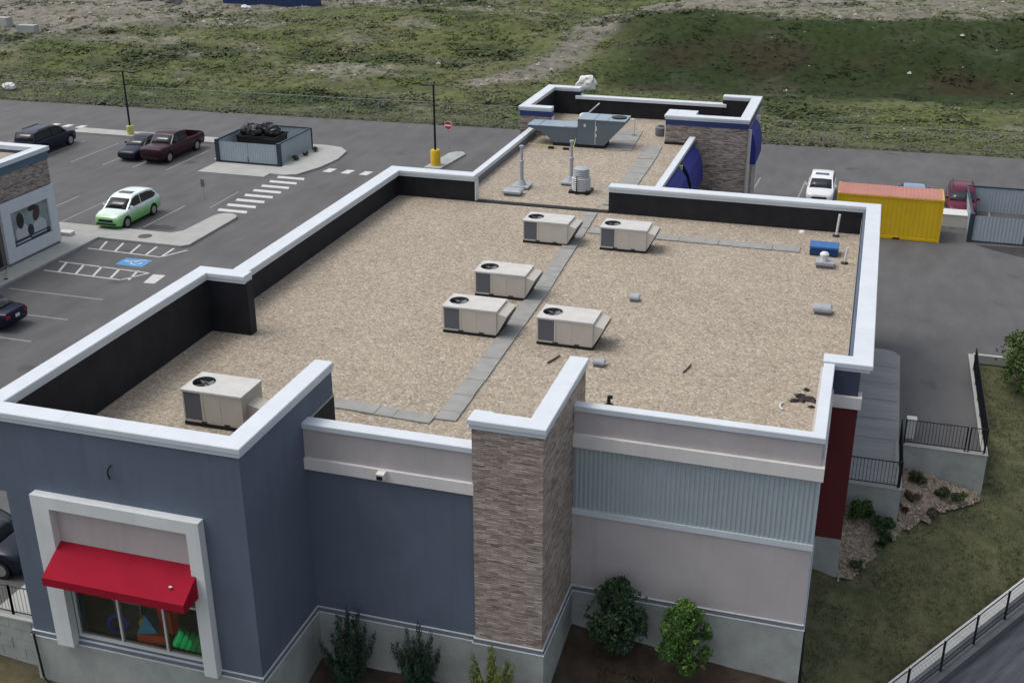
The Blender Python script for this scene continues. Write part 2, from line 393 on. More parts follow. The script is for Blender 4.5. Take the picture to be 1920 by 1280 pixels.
# ------------------------------------------------------------------ mesh helpers
class MB:
    def __init__(s):
        s.v = []; s.f = []; s.m = []
    def face(s, pts, mi=0):
        i = len(s.v); s.v += [tuple(p) for p in pts]
        s.f.append(tuple(range(i, i + len(pts)))); s.m.append(mi)
    def box(s, x0, x1, y0, y1, z0, z1, mi=0, top=None):
        i = len(s.v)
        s.v += [(x0, y0, z0), (x1, y0, z0), (x1, y1, z0), (x0, y1, z0), (x0, y0, z1), (x1, y0, z1), (x1, y1, z1), (x0, y1, z1)]
        for q in ((3, 2, 1, 0), (4, 5, 6, 7), (0, 1, 5, 4), (1, 2, 6, 5), (2, 3, 7, 6), (3, 0, 4, 7)):
            s.f.append(tuple(i + k for k in q)); s.m.append(top if (top is not None and q == (4, 5, 6, 7)) else mi)
        return s
    def prism(s, poly, z0, z1, mi=0, top=None):
        """poly counter-clockwise in xy"""
        n = len(poly); i = len(s.v)
        s.v += [(x, y, z0) for x, y in poly] + [(x, y, z1) for x, y in poly]
        s.f.append(tuple(i + k for k in reversed(range(n)))); s.m.append(mi)
        s.f.append(tuple(i + n + k for k in range(n))); s.m.append(mi if top is None else top)
        for k in range(n):
            j = (k + 1) % n
            s.f.append((i + k, i + j, i + n + j, i + n + k)); s.m.append(mi)
        return s
    def extrude(s, poly3, vec, mi=0):
        n = len(poly3); i = len(s.v); vec = Vector(vec)
        s.v += [tuple(p) for p in poly3] + [tuple(Vector(p) + vec) for p in poly3]
        s.f.append(tuple(i + k for k in range(n))); s.m.append(mi)
        s.f.append(tuple(i + n + k for k in reversed(range(n)))); s.m.append(mi)
        for k in range(n):
            j = (k + 1) % n
            s.f.append((i + j, i + k, i + n + k, i + n + j)); s.m.append(mi)
        return s
    def tube(s, a, b, r0, r1=None, n=8, mi=0, caps=True):
        a = Vector(a); b = Vector(b); r1 = r0 if r1 is None else r1
        d = (b - a).normalized()
        t = Vector((1, 0, 0)) if abs(d.x) < .9 else Vector((0, 1, 0))
        p = d.cross(t).normalized(); q = d.cross(p)
        i = len(s.v)
        for c, r in ((a, r0), (b, r1)):
            for k in range(n):
                an = 2 * math.pi * k / n
                s.v.append(tuple(c + (p * math.cos(an) + q * math.sin(an)) * r))
        for k in range(n):
            j = (k + 1) % n
            s.f.append((i + k, i + j, i + n + j, i + n + k)); s.m.append(mi)
        if caps:
            s.f.append(tuple(i + k for k in reversed(range(n)))); s.m.append(mi)
            s.f.append(tuple(i + n + k for k in range(n))); s.m.append(mi)
        return s
    def lathe(s, cx, cy, prof, n=20, mi=0):
        i = len(s.v)
        for r, z in prof:
            for k in range(n):
                an = 2 * math.pi * k / n
                s.v.append((cx + r * math.cos(an), cy + r * math.sin(an), z))
        for a in range(len(prof) - 1):
            for k in range(n):
                j = (k + 1) % n
                s.f.append((i + a * n + k, i + a * n + j, i + (a + 1) * n + j, i + (a + 1) * n + k)); s.m.append(mi)
        s.f.append(tuple(i + k for k in reversed(range(n)))); s.m.append(mi)
        s.f.append(tuple(i + (len(prof) - 1) * n + k for k in range(n))); s.m.append(mi)
        return s
    def sweep(s, path, prof, mi=0, closed=False):
        """path in xy; prof = closed loop of (offset to the left of travel, z); mitred"""
        P = [Vector((a, b)) for a, b in path]; n = len(P)
        offs = []
        for k in range(n):
            def nrm(a, b):
                d = (b - a).normalized(); return Vector((-d.y, d.x))
            if closed or 0 < k < n - 1:
                n0 = nrm(P[k - 1], P[k]); n1 = nrm(P[k], P[(k + 1) % n])
                m = (n0 + n1); m = m / max(m.length_squared / 2, 1e-6)
            else:
                m = nrm(P[0], P[1]) if k == 0 else nrm(P[-2], P[-1])
            offs.append(m)
        i = len(s.v); c = len(prof)
        for k in range(n):
            for o, z in prof:
                q = P[k] + offs[k] * o
                s.v.append((q.x, q.y, z))
        for k in range(n if closed else n - 1):
            k2 = (k + 1) % n
            for a in range(c):
                b = (a + 1) % c
                s.f.append((i + k * c + a, i + k2 * c + a, i + k2 * c + b, i + k * c + b)); s.m.append(mi)
        if not closed:
            s.f.append(tuple(i + a for a in range(c))); s.m.append(mi)
            s.f.append(tuple(i + (n - 1) * c + a for a in reversed(range(c)))); s.m.append(mi)
        return s
    def build(s, name, mats, parent=None, smooth=None, fix=True, weld=False):
        me = bpy.data.meshes.new(name)
        me.from_pydata(s.v, [], s.f)
        if not isinstance(mats, (list, tuple)):
            mats = [mats]
        for m in mats:
            me.materials.append(m)
        if len(mats) > 1 and not weld:
            me.polygons.foreach_set('material_index', s.m)
        if fix:
            bm = bmesh.new(); bm.from_mesh(me)
            if weld: bmesh.ops.remove_doubles(bm, verts=bm.verts, dist=1e-4)
            bmesh.ops.recalc_face_normals(bm, faces=bm.faces)
            bm.to_mesh(me); bm.free()
        if smooth is not None:
            me.polygons.foreach_set('use_smooth', [True] * len(me.polygons))
            me.set_sharp_from_angle(angle=math.radians(smooth))
        me.update()
        o = bpy.data.objects.new(name, me); COL.objects.link(o)
        if parent:
            o.parent = parent
        return o

def rect(x0, x1, z0, z1):
    return [(x0, z0), (x1, z0), (x1, z1), (x0, z1)]

def tag(o, label=None, cat=None, group=None, kind=None):
    if label: o['label'] = label
    if cat: o['category'] = cat
    if group: o['group'] = group
    if kind: o['kind'] = kind
    return o

def thing(name, label, cat, loc=(0, 0, 0), rz=0.0, group=None):
    o = bpy.data.objects.new(name, None); COL.objects.link(o)
    o.empty_display_size = .2
    o.location = loc; o.rotation_euler = (0, 0, rz)
    return tag(o, label, cat, group)

def struct(o):
    o['kind'] = 'structure'; return o

def copy_tree(o, parent=None):
    c = o.copy(); COL.objects.link(c)
    if parent: c.parent = parent
    for ch in list(o.children):
        copy_tree(ch, c)
    return c

def color_attr(o, cols):
    a = o.data.color_attributes.new('col', 'FLOAT_COLOR', 'POINT')
    flat = []
    for c in cols:
        flat += [c[0], c[1], c[2], 1]
    a.data.foreach_set('color', flat)

def sstep(a, b, x):
    t = min(1, max(0, (x - a) / (b - a))); return t * t * (3 - 2 * t)

def lerp(a, b, t):
    return tuple(a[i] + (b[i] - a[i]) * t for i in range(len(a)))

# ================================================================== SETTING
def road_edge(x):
    return 66.6 + .04 * (x + 44)

# --- asphalt lot: one sheet in three abutting quads
a = MB()
a.face([(-170, .7, 0), (-24.0, .7, 0), (-24.0, road_edge(-24), 0), (-170, road_edge(-170), 0)])
a.face([(-24.0, 19.9, 0), (4.75, 19.9, 0), (4.75, road_edge(4.75), 0), (-24.0, road_edge(-24), 0)])
a.face([(4.75, 29.95, 0), (90, 29.95, 0), (90, road_edge(90), 0), (4.75, road_edge(4.75), 0)])
struct(a.build('parking_lot', ASPH, fix=False))

# --- garden slope in front and to the right
LN = Vector((-.845, .535)); LP = Vector((2.04, 9.14))

def lawn_h(x, y):
    s = (Vector((x, y)) - LP).dot(LN)
    right = -2.62 + .31 * s
    if s < -.05: return -3.6
    front = -1.34 + .15 * (y - 7) - .11 * max(0, min(7.5, x + 8.4)) + .085 * max(0, -15 - x)
    front = min(front, -1.15)
    t = sstep(-3.5, -.2, x)
    h = front * (1 - t) + min(right, -.95 + .06 * max(0, y - 20)) * t
    return min(h, -.10)

g = MB(); cols = []
STEP = .4
xs = [-60 + STEP * i for i in range(int(100 / STEP) + 1)]
ys = [-34 + STEP * i for i in range(int(65 / STEP) + 1)]
for y in ys:
    for x in xs:
        nz = noise.fractal(Vector((x * .9, y * .9, 3)), 1, 2, 4)
        g.v.append((x, y, min(-.1, lawn_h(x, y) + .05 * nz)))
        n1 = noise.fractal(Vector((x * .35, y * .35, 0)), 1, 2, 5)
        n2 = noise.fractal(Vector((x * 1.3, y * 1.3, 9)), 1, 2, 4)
        grass = lerp((.053, .060, .030), (.096, .100, .047), max(0, min(1, .5 + .7 * n1)))
        grass = lerp(grass, (.125, .108, .062), max(0, min(1, n2 * .8)))
        mulch = lerp((.038, .028, .020), (.075, .055, .040), max(0, min(1, .5 + .8 * n2)))
        t = sstep(-2.2, -.4, x + .4 * n2)
        if y < 5: t = max(t, sstep(2.5, -1.5, y + .8 * n1) * .75)
        cols.append(lerp(mulch, grass, t))
nx = len(xs)
for j in range(len(ys) - 1):
    for i in range(nx - 1):
        k = j * nx + i
        g.f.append((k, k + 1, k + nx + 1, k + nx)); g.m.append(0)
lawn = struct(g.build('lawn', LAWN, smooth=180, fix=False))
color_attr(lawn, cols)

# --- short grass blades on the visible part of the slope (uncountable)
random.seed(11)
def blades(name, label, n, region, hmin, hmax, pal, mat_, hfun, wmul=1.0):
    b = MB(); cs = []
    tries = 0
    while n > 0 and tries < 400000:
        tries += 1
        x = random.uniform(region[0], region[1]); y = random.uniform(region[2], region[3])
        ok = hfun(x, y)
        if ok is None: continue
        z = ok; n -= 1
        c = random.choice(pal); f = random.uniform(.75, 1.3)
        for q in range(3):
            an = random.uniform(0, 6.283); h = random.uniform(hmin, hmax); wd = h * .22 * wmul
            px, py = x + random.uniform(-.09, .09), y + random.uniform(-.09, .09)
            lx, ly = math.cos(an) * h * .6, math.sin(an) * h * .6
            sx_, sy_ = -math.sin(an) * wd, math.cos(an) * wd
            b.face([(px - sx_, py - sy_, z), (px + sx_, py + sy_, z), (px + lx, py + ly, z + h)])
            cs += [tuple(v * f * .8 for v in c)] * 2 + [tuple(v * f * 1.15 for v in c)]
    o = b.build(name, mat_, fix=False)
    color_attr(o, cs)
    o['label'] = label; o['kind'] = 'stuff'; o['category'] = 'grass'
    return o

def lawn_ok(x, y):
    s = (Vector((x, y)) - LP).dot(LN)
    if s < .15: return None
    if x < -1.0: return None
    if x < 1.9 and y > 16: return None
    if x < 4.9 and y > 19.6: return None
    if x < 0 and y > 12: return None
    if bed_d(x, y) > 0:
        k = sum(1 for dx, dy in ((.35, -.35), (.5, -.1), (.15, -.5)) if bed_d(x + dx, y + dy) == 0)
        return lawn_h(x, y) + .07 if (k == 3 and random.random() < .8) or random.random() < .04 else None
    return lawn_h(x, y) - .02

# rock mulch bed between the retaining walls and the lawn
BED = [(-.2, 12.0), (.35, 12.6), (1.2, 14.6), (2.3, 16.4), (3.6, 18.0), (4.9, 19.3), (4.7, 19.72), (1.8, 19.72), (1.68, 16.1), (-.35, 16.1), (-.35, 12.3)]
def bed_d(x, y):
    inside = False; n = len(BED); j = n - 1
    for i in range(n):
        xi, yi = BED[i]; xj, yj = BED[j]
        if (yi > y) != (yj > y) and x < (xj - xi) * (y - yi) / (yj - yi) + xi: inside = not inside
        j = i
    return 1 if inside else 0
b = MB()
stp = .06
for i in range(int(5.6 / stp)):
    for j in range(int(8 / stp)):
        x = -.5 + i * stp; y = 11.9 + j * stp
        e1 = .16 * noise.noise(Vector((x * 3, y * 3, 1))); e2 = .16 * noise.noise(Vector((x * 3, y * 3, 8)))
        if bed_d(x + stp / 2 + e1, y + stp / 2 + e2):
            def H(x, y): return lawn_h(x, y) + .09 + .05 * noise.noise(Vector((x * 6, y * 6, 0)))
            b.face([(x, y, H(x, y)), (x + stp, y, H(x + stp, y)), (x + stp, y + stp, H(x + stp, y + stp)), (x, y + stp, H(x, y + stp))])
bedm = gravel_mat('rock_bed', [(0, (.10, .078, .055)), (.4, (.19, .152, .112)), (.8, (.26, .215, .165)), (1, (.36, .31, .25))], cell=17, big=.9, bump=.6)
struct(b.build('rock_mulch_bed', bedm, fix=False))

PALG = [(.067, .078, .036), (.08, .088, .040), (.10, .10, .052), (.058, .068, .032), (.118, .112, .068)]
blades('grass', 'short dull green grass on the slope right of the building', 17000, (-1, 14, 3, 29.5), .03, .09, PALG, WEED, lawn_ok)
def mulch_ok(x, y):
    if -8.3 < x < -1.3 and y < 6.8 and noise.noise(Vector((x * .5, y * .5, 4))) > -.05 and y < 5.6: return lawn_h(x, y) - .02
    return None
blades('dry_grass', 'sparse brownish grass on the soil in front of the mauve wall', 2600, (-16, -1, -2, 7), .05, .16, [(.06, .052, .028), (.085, .07, .04), (.05, .055, .022)], WEED, mulch_ok)

# --- lower street, right foreground
DIR = Vector((.535, .845))
def lowpt(s, o):
    q = LP + DIR * s + LN * o
    return (q.x, q.y)
a = MB(); a.face([(-60, -40, 0), (90, -40, 0), (90, -.9, 0), (-60, -.9, 0)])
st_ = struct(a.build('lower_street', mat('streaked_dark_asphalt', (.062, .066, .076), .85, .42, 1.0, .6, 3.0, stretch=(.5, 4.5, 1)), fix=False))
st_.location = (LP.x, LP.y, -3.0); st_.rotation_euler = (0, 0, math.atan2(DIR.y, DIR.x))
a = MB(); a.sweep([lowpt(-60, 0), lowpt(90, 0)], [(-.42, -3.3), (.0, -3.3), (.0, -2.5), (-.42, -2.5)])
struct(a.build('lower_curb', mat('white_curb', (.50, .51, .49), .9, .1, 1.0, .2, 20)))
a = MB(); a.sweep([lowpt(-60, 0), lowpt(90, 0)], [(-.9, -3.3), (-.42, -3.3), (-.42, -2.72), (-.9, -2.72)])
struct(a.build('lower_gutter', mat('dark_gutter', (.10, .105, .11), .9, .12, 2)))
a = MB()
for s in range(-2, 26):
    pass

# --- field and hills behind the service road
DIRT_PATH = [(-36, 82), (-32.3, 86), (-30, 95), (-28.5, 104), (-24, 112), (-14, 120), (6, 130)]
def seg_d(p, poly):
    best = 1e9
    for i in range(len(poly) - 1):
        a = Vector(poly[i]); b = Vector(poly[i + 1]); ab = b - a
        t = max(0, min(1, (p - a).dot(ab) / ab.length_squared))
        best = min(best, (p - a - ab * t).length)
    return best

def field_h(x, y):
    v = y - road_edge(x) - .6
    if v < 0: return -.05
    base = 3.4 * sstep(0, 48, v) + .012 * max(0, v - 45)
    mx = sstep(-33, -20, x)
    crest_v = 33.5 + .9 * noise.noise(Vector((x * .12, 2, 0))) - .03 * max(0, x + 8)
    m = sstep(crest_v - 14, crest_v, v)
    back = sstep(crest_v - .5, crest_v + 6, v)
    hm = (4.9 * m + .25 * sstep(0, 20, v)) - .7 * back
    z = base * (1 - mx) + hm * mx
    # low mound in the middle
    dx = (x + 50) / 16; dy = (v - 33) / 7
    z += 1.3 * math.exp(-dx * dx - dy * dy)
    dx = (x + 36) / 7; dy = (v - 32) / 5
    z += 1.2 * math.exp(-dx * dx - dy * dy)
    f = noise.fractal(Vector((x * .11, y * .16, 0)), .9, 2.1, 5)
    f2 = noise.fractal(Vector((x * .45, y * .6, 5)), .9, 2.1, 4)
    z += (.55 * f + .22 * f2) * sstep(0, 6, v)
    return z

def dirtness(x, y):
    p = Vector((x, y))
    v = y - road_edge(x)
    n1 = noise.fractal(Vector((x * .16, y * .22, 1)), .9, 2, 5)
    n2 = noise.fractal(Vector((x * .5, y * .7, 7)), .9, 2, 4)
    d = 0
    dp = seg_d(p, DIRT_PATH)
    wid = 1.3 + 2.6 * sstep(95, 118, y)
    d = max(d, sstep(wid + 1.6, wid - .6, dp + 1.2 * n2))
    # bare ground at the upper left
    q = (x + 74) * -.55 + (y - 101) * .83
    d = max(d, sstep(-6, 3, q + 4 * n1))
    # bare patches
    for cx, cy_, rx, ry in ((-51, 83, 7, 2.0), (-70, 86, 5, 1.6), (-80, 90, 7, 2.5), (-88, 97, 8, 3), (-46, 109, 12, 2.5), (-72, 97, 6, 2)):
        e = ((x - cx) / rx) ** 2 + ((y - cy_) / ry) ** 2
        d = max(d, .8 * sstep(1.7, .1, e + 1.5 * n2))
    if x > -24:
        d = max(d, .85 * sstep(33.0, 38, v + 2.5 * n1))
    if -40 < x < -27 and 110 < y < 122:
        d *= .2
    d = max(d, sstep(.30, .62, n1) * .55)
    fine = noise.fractal(Vector((x * 1.7, y * 2.1, 3)), .8, 2, 3)
    d = d * (1 - .45 * sstep(-.05, .35, fine))
    if x > -26 and 13 < v < 33: d *= .25
    return max(0, min(1, d))

g = MB(); cols = []
fx = []; x = -190.0
while x < 110: fx.append(x); x += 1.0 if -112 < x < 24 else 6.0
fv = []; v = 0.0
while v < 150: fv.append(v); v += .25 if v < 2 else (.8 if v < 58 else 6.0)
for v in fv:
    for x in fx:
        y = road_edge(x) + v
        z = field_h(x, y)
        g.v.append((x, y, z))
        d = dirtness(x, y)
        n1 = noise.fractal(Vector((x * .22, y * .3, 21)), .9, 2, 5)
        n2 = noise.fractal(Vector((x * .09, y * .12, 31)), .9, 2, 4)
        gr = lerp((.060, .075, .036), (.125, .142, .058), max(0, min(1, .5 + .8 * n1)))
        gr = lerp(gr, (.14, .138, .088), max(0, min(1, .15 + .9 * n2)))
        dk = noise.fractal(Vector((x * .06 + 3, y * .10, 51)), .9, 2, 4)
        gr = lerp(gr, (.042, .058, .026), .8 * sstep(.02, .38, dk))
        if x > -28:
            mf = sstep(15, 20, v) * sstep(36, 32, v) * sstep(-30, -22, x)
            brown = sstep(-.2, .35, noise.noise(Vector((x * .13, v * .2, 3))))
            gr = lerp(gr, lerp((.020, .036, .011), (.032, .028, .016), brown), .95 * mf)
            gr = lerp(gr, (.028, .050, .013), sstep(27, 31, v) * sstep(36, 33, v) * .7 * sstep(-30, -20, x))
        dt = lerp((.165, .152, .128), (.235, .216, .185), max(0, min(1, .5 + .7 * n1)))
        gr = (gr[0] * .82, gr[1] * .82, gr[2] * .70)
        dt = tuple(u * .86 for u in dt)
        c = lerp(gr, dt, d)
        if v < 1.0: c = lerp((.05, .05, .03), c, v)
        cols.append(c)
nx = len(fx)
for j in range(len(fv) - 1):
    for i in range(nx - 1):
        k = j * nx + i
        g.f.append((k, k + 1, k + nx + 1, k + nx)); g.m.append(0)
field = struct(g.build('field', FIELD, smooth=180, fix=False))
color_attr(field, cols)

# --- weeds: leaf clumps over the field (uncountable ground cover)
random.seed(5)
wb = MB(); wc = []
PALW = [(.075, .102, .034), (.062, .086, .032), (.10, .13, .040), (.13, .16, .046), (.12, .13, .085), (.15, .15, .11), (.17, .155, .095), (.055, .07, .036)]
cnt = 0
while cnt < 24000:
    x = random.uniform(-112, 24); v = random.uniform(.3, 56) if random.random() < .82 else random.uniform(.2, 9)
    y = road_edge(x) + v
    # keep to what the lens can see
    q = Vector((x, y, 1)) - cam.location
    zz = q.dot(fw)
    if abs(q.dot(r2) / zz) > .47 or q.dot(u2) / zz > .34: continue
    d = dirtness(x, y)
    if random.random() < d * .86: continue
    clump = noise.noise(Vector((x * .25, y * .35, 11)))
    if clump < -.2 and random.random() < .65: continue
    onface = x > -27 and 15 < v < 34
    if onface and random.random() < .35: continue
    cnt += 1
    z = field_h(x, y)
    hn = noise.noise(Vector((x * .07, y * .1, 17)))
    idx = min(7, max(0, int(3.5 + 5 * hn + random.gauss(0, 1.5))))
    c = PALW[idx]
    dk = noise.fractal(Vector((x * .06 + 3, y * .10, 51)), .9, 2, 4)
    if not onface: c = lerp(c, (.046, .064, .028), .75 * sstep(.02, .38, dk))
    if v < 2.5: c = lerp(c, (.10, .105, .075), .6)
    if onface:
        c = random.choice([(.026, .046, .015), (.034, .054, .018), (.042, .037, .022), (.030, .042, .022)])
    R = random.uniform(.14, .38) * (1 + 1.5 * max(0, clump) + (1.0 * sstep(.1, .4, dk))) * (.65 if onface else 1)
    for k in range(8):
        an = random.uniform(0, 6.283); rr = R * math.sqrt(random.random()); el = random.random()
        px, py, pz = x + rr * math.cos(an), y + rr * math.sin(an), z + .02 + R * .24 * el * (1 - .6 * rr / R)
        s_ = R * random.uniform(.25, .5)
        nv = Vector((random.gauss(0, .3), random.gauss(0, .3) - .12, 1)).normalized()
        ax = nv.cross(Vector((math.cos(an * 3), math.sin(an * 3), 0))).normalized()
        bx = nv.cross(ax)
        P = Vector((px, py, pz))
        f = random.uniform(.82, 1.22)
        wb.face([P - ax * s_, P + bx * s_ * .5, P + ax * s_, P - bx * s_ * .5])
        wc += [(c[0] * f * .84, c[1] * f * .84, c[2] * f * .74)] * 4
weeds = wb.build('weeds', WEED, fix=False)
color_attr(weeds, wc)
tag(weeds, 'rough green and sage weeds covering the field behind the service road', 'weeds', None, 'stuff')

# --- pebbles and small stones strewn on the dirt (uncountable)
random.seed(15)
pb = MB()
cnt = 0
while cnt < 1300:
    x = random.uniform(-108, 20); v = random.uniform(3, 52); y = road_edge(x) + v
    q = Vector((x, y, 1)) - cam.location; zz = q.dot(fw)
    if abs(q.dot(r2) / zz) > .47 or q.dot(u2) / zz > .34: continue
    if random.random() > dirtness(x, y) + .06: continue
    cnt += 1
    z = field_h(x, y); r = random.uniform(.05, .14) if random.random() < .92 else random.uniform(.18, .34)
    i = len(pb.v)
    pts = [(0, 0, 1), (1, 0, .1), (.3, .95, .2), (-.8, .6, .1), (-.8, -.6, .15), (.3, -.95, .1)]
    jt = lambda: random.uniform(.7, 1.2)
    pb.v += [(x + a * r * jt(), y + b * r * jt(), z + c * r * .7 * jt() - .02) for a, b, c in pts]
    for a, b in ((1, 2), (2, 3), (3, 4), (4, 5), (5, 1)):
        pb.f.append((i, i + a, i + b)); pb.m.append(0)
st = pb.build('small_stones', mat('field_stone', (.36, .345, .31), .95, .3, .8))
tag(st, 'small pale stones strewn over the bare field dirt', 'stones', None, 'stuff')

# ------------------------------------------------------------------ sidewalks, islands, curbs
def slab(name, poly, z=.13, m=CONCL, curb=True):
    p = MB().prism(poly, -.3, z)
    return struct(p.build(name, m))

def arc(cx, cy, r, a0, a1, n=8):
    return [(cx + r * math.cos(math.radians(a0 + (a1 - a0) * i / n)), cy + r * math.sin(math.radians(a0 + (a1 - a0) * i / n))) for i in range(n + 1)]

# walk in front of the neighbouring shop, with the crossing island as its arm
slab('shop_walk', [(-62, -6), (-44.35, -6), (-44.35, 33.0), (-38.7, 33.0)] + [(-38.35, 33.35)] + arc(-39.15, 38.75, .8, 0, 180, 8)
     + [(-40.1, 35.6), (-40.6, 35.0), (-62, 34.75)])
slab('dumpster_island', [(-41.3, 48.9), (-40.2, 48.85), (-39.35, 49.2), (-38.6, 51.5)] + [(-38.35, 54.0), (-38.7, 56.3), (-39.6, 57.3), (-41.0, 57.6), (-47.6, 57.4), (-63.0, 57.4), (-63.0, 55.9), (-47.6, 55.9), (-47.2, 51.3), (-41.3, 51.3)], .13)
struct(MB().box(-46.75, -41.45, 48.25, 51.0, -.2, .03).build('dumpster_pad', CONCL))
slab('pole_island', [(-31.35, 53.5), (-30.1, 53.5), (-29.7, 58.0), (-30.1, 58.6), (-30.6, 58.6), (-31.0, 58.0)], .13, CONC)
slab('right_walk', [(-.33, 16.36), (1.55, 16.36), (1.62, 28.6), (1.35, 29.05), (.9, 29.2), (-.33, 29.2)], .12, mat('walk_concrete', (.27, .275, .27), .9, .16, 1.0, .2, 25, stretch=(.4, 2.0, 1)))
slab('left_walk', [(-25.25, .72), (-23.5, .72), (-23.5, 12.0), (-24.03, 12.1), (-24.03, 30.5), (-25.25, 30.5)], .12)
struct(MB().box(4.85, 60, 29.75, 29.95, -.3, .11).build('lawn_curb', CONCL))
# control joints of the right walk, as dark strips
j = MB()
for y in (18.2, 20.0, 21.8, 23.6, 25.4, 27.2):
    j.box(-.3, 1.5, y, y + .03, .118, .1235)
struct(j.build('walk_joints', mat('joint_dark', (.09, .09, .09), .9)))

# ------------------------------------------------------------------ painted markings, 4 mm sheets
def quadmark(mb, pts, z=.004):
    mb.face([(x, y, z) for x, y in pts])
def line(mb, a, b, wd=.11, z=.004):
    a = Vector(a); b = Vector(b); d = (b - a).normalized(); n = Vector((-d.y, d.x)) * wd / 2
    quadmark(mb, [a - n, b - n, b + n, a + n], z)

pk = MB()
for x in (-65.9, -63.1, -60.3, -57.2, -54.45, -51.92, -49.15):
    line(pk, (x, 47.9), (x, 53.9))
for x in (-53.8, -51.1, -48.65, -45.85, -43.05):
    line(pk, (x, 34.85), (x, 40.5))
for y in (24.5, 21.63, 18.8, 15.95, 13.1, 10.3, 7.5, 4.6):
    line(pk, (-43.9, y), (-38.1, y))
line(pk, (-41.25, 40.6), (-41.3, 44.4), .1)
for x in (-11.0, -8.0, -4.9, -2.0, 1.0, 4.0, 7.0, 10.0):
    line(pk, (x, 52.6), (x + .25, 58.0))
struct(pk.build('parking_stall_lines', PAINTF, fix=False))

cw = MB()
n = 8
for i in range(n):
    y = 40.15 + i * 1.17
    quadmark(cw, [(-40.45, y), (-38.35, y), (-38.55, y + .5), (-40.6, y + .5)])
for i in range(6):
    x = -38.1 + i * 1.42
    quadmark(cw, [(x, 50.75), (x + .62, 50.75), (x + .72, 51.75), (x + .1, 51.75)])
for x in (-66.5, -65.2, -63.9):
    quadmark(cw, [(x, 57.6), (x + .6, 57.6), (x + .6, 58.5), (x, 58.5)])
struct(cw.build('crosswalk_bars', PAINTW, fix=False))

hm = MB()
line(hm, (-43.9, 31.38), (-38.9, 31.22)); line(hm, (-38.95, 31.22), (-38.1, 32.75))
for i in range(5):
    line(hm, (-43.6 + i * 1.14, 32.8), (-43.1 + i * 1.04, 31.36), .14)
line(hm, (-44.1, 28.95), (-38.15, 28.72)); line(hm, (-43.95, 27.45), (-38.9, 27.33)); line(hm, (-38.95, 27.33), (-38.05, 28.72))
for i in range(5):
    line(hm, (-43.55 + i * 1.17, 28.9), (-43.0 + i * 1.12, 27.45), .15)
quadmark(hm, [(-37.5, 27.3), (-36.85, 27.35), (-36.98, 28.65), (-37.72, 28.6)])
struct(hm.build('hatched_bay_lines', PAINTW, fix=False))
bp_ = MB(); quadmark(bp_, [(-40.75, 29.45), (-39.0, 29.42), (-39.05, 30.6), (-40.75, 30.55)])
struct(bp_.build('accessible_bay_patch', PAINTB, fix=False))
sy_ = MB()   # wheelchair symbol, head towards the walk
def S(u, v_): return (-40.55 + u * 1.35, 29.55 + v_ * .95)
def ring(mb, c, r0, r1, a0, a1, n=16, z=.008):
    for i in range(n):
        t0 = math.radians(a0 + (a1 - a0) * i / n); t1 = math.radians(a0 + (a1 - a0) * (i + 1) / n)
        mb.face([(*S(c[0] + r * math.cos(t) / 1.35, c[1] + r * math.sin(t) / .95), z) for r, t in ((r0, t0), (r1, t0), (r1, t1), (r0, t1))])
ring(sy_, (.62, .45), .24, .34, 120, 400)
ring(sy_, (.10, .55), 0.001, .10, 0, 360)
line(sy_, S(.18, .55), S(.55, .55), .1, .008); line(sy_, S(.55, .55), S(.60, .90), .1, .012); line(sy_, S(.60, .92), S(.92, .95), .1, .016)
line(sy_, S(.33, .55), S(.35, .80), .08, .012)
struct(sy_.build('wheelchair_symbol', PAINTW, fix=False))
od = MB()  # shadows by SUV and enclosure painted as dark sheets, plus an oil stain
for (cx, cy_, rx, ry) in ((-42.2, 35.95, 1.0, .42), (-41.75, 36.2, .7, .3), (-30.5, 44.0, .8, .35)):  # first two are painted SUV shadow, the last is oil
    pts = []
    for k in range(18):
        an = k / 18 * 6.283
        rr = 1 + .25 * math.sin(3 * an + cx) + .12 * math.sin(7 * an)
        pts.append((cx + rx * rr * math.cos(an), cy_ + ry * rr * math.sin(an)))
    quadmark(od, pts, .004 + .002 * len(od.f))
quadmark(od, [(5.9, 46.75), (8.9, 46.95), (10.6, 45.8), (11.4, 44.6), (9.6, 44.75), (8.1, 45.2), (6.9, 45.9)], .004)  # painted shadow in front of the right enclosure
struct(od.build('shadow_oil_patches', mat('shadow_oil_dark', (.042, .041, .041), .6, .3, 3), fix=False))
mh = MB(); mh.lathe(-41.73, 33.97, [(.42, .131), (.42, .136), (.36, .139)], 20)
struct(mh.build('manhole_cover', mat('rusty_iron', (.10, .08, .065), .8, .3, 8)))

# ================================================================== RETAIL BUILDING
RF = 5.244
B = thing('retail_building', 'single storey retail building with gravel roof, white parapet caps and slate blue corner tower', 'building', (-12, 16, 0))
BI = Matrix.Translation((12, -16, 0))
def part(mb, name, m, parent=None, smooth=None, label=None, fix=True):
    """building part: geometry is written in world metres, the Empty sits at (-12,16,0)"""
    par = parent or B
    mb.v = [(x + 12, y - 16, z) for x, y, z in mb.v]
    o = mb.build(name, m, par, smooth, fix)
    if label: o['label'] = label
    return o

# roof decks
p = MB().prism([(-23.9, .4), (-16.05, .4), (-16.05, 4.02), (-8.75, 4.02), (-8.75, 7.3), (-1.5, 7.3), (-1.5, 12.55), (-.65, 12.55), (-.65, 30.3), (-23.9, 30.3)], RF - .3, RF)
part(p, 'gravel_roof', GRAVEL)
p = MB().prism([(-20.5, 30.62), (-10.9, 30.62), (-10.9, 44.9), (-7.9, 44.9), (-7.9, 51.0), (-21.1, 51.0), (-21.1, 44.9), (-20.5, 44.9)], RF - .3, RF + .02)
part(p, 'gravel_roof', GRAVEL, label='gravel roof of the narrow rear wing')
p = MB().box(-19.5, -12.55, 30.3, 30.62, RF - .3, RF - .02)
part(p, 'roof_joint', BLACK)

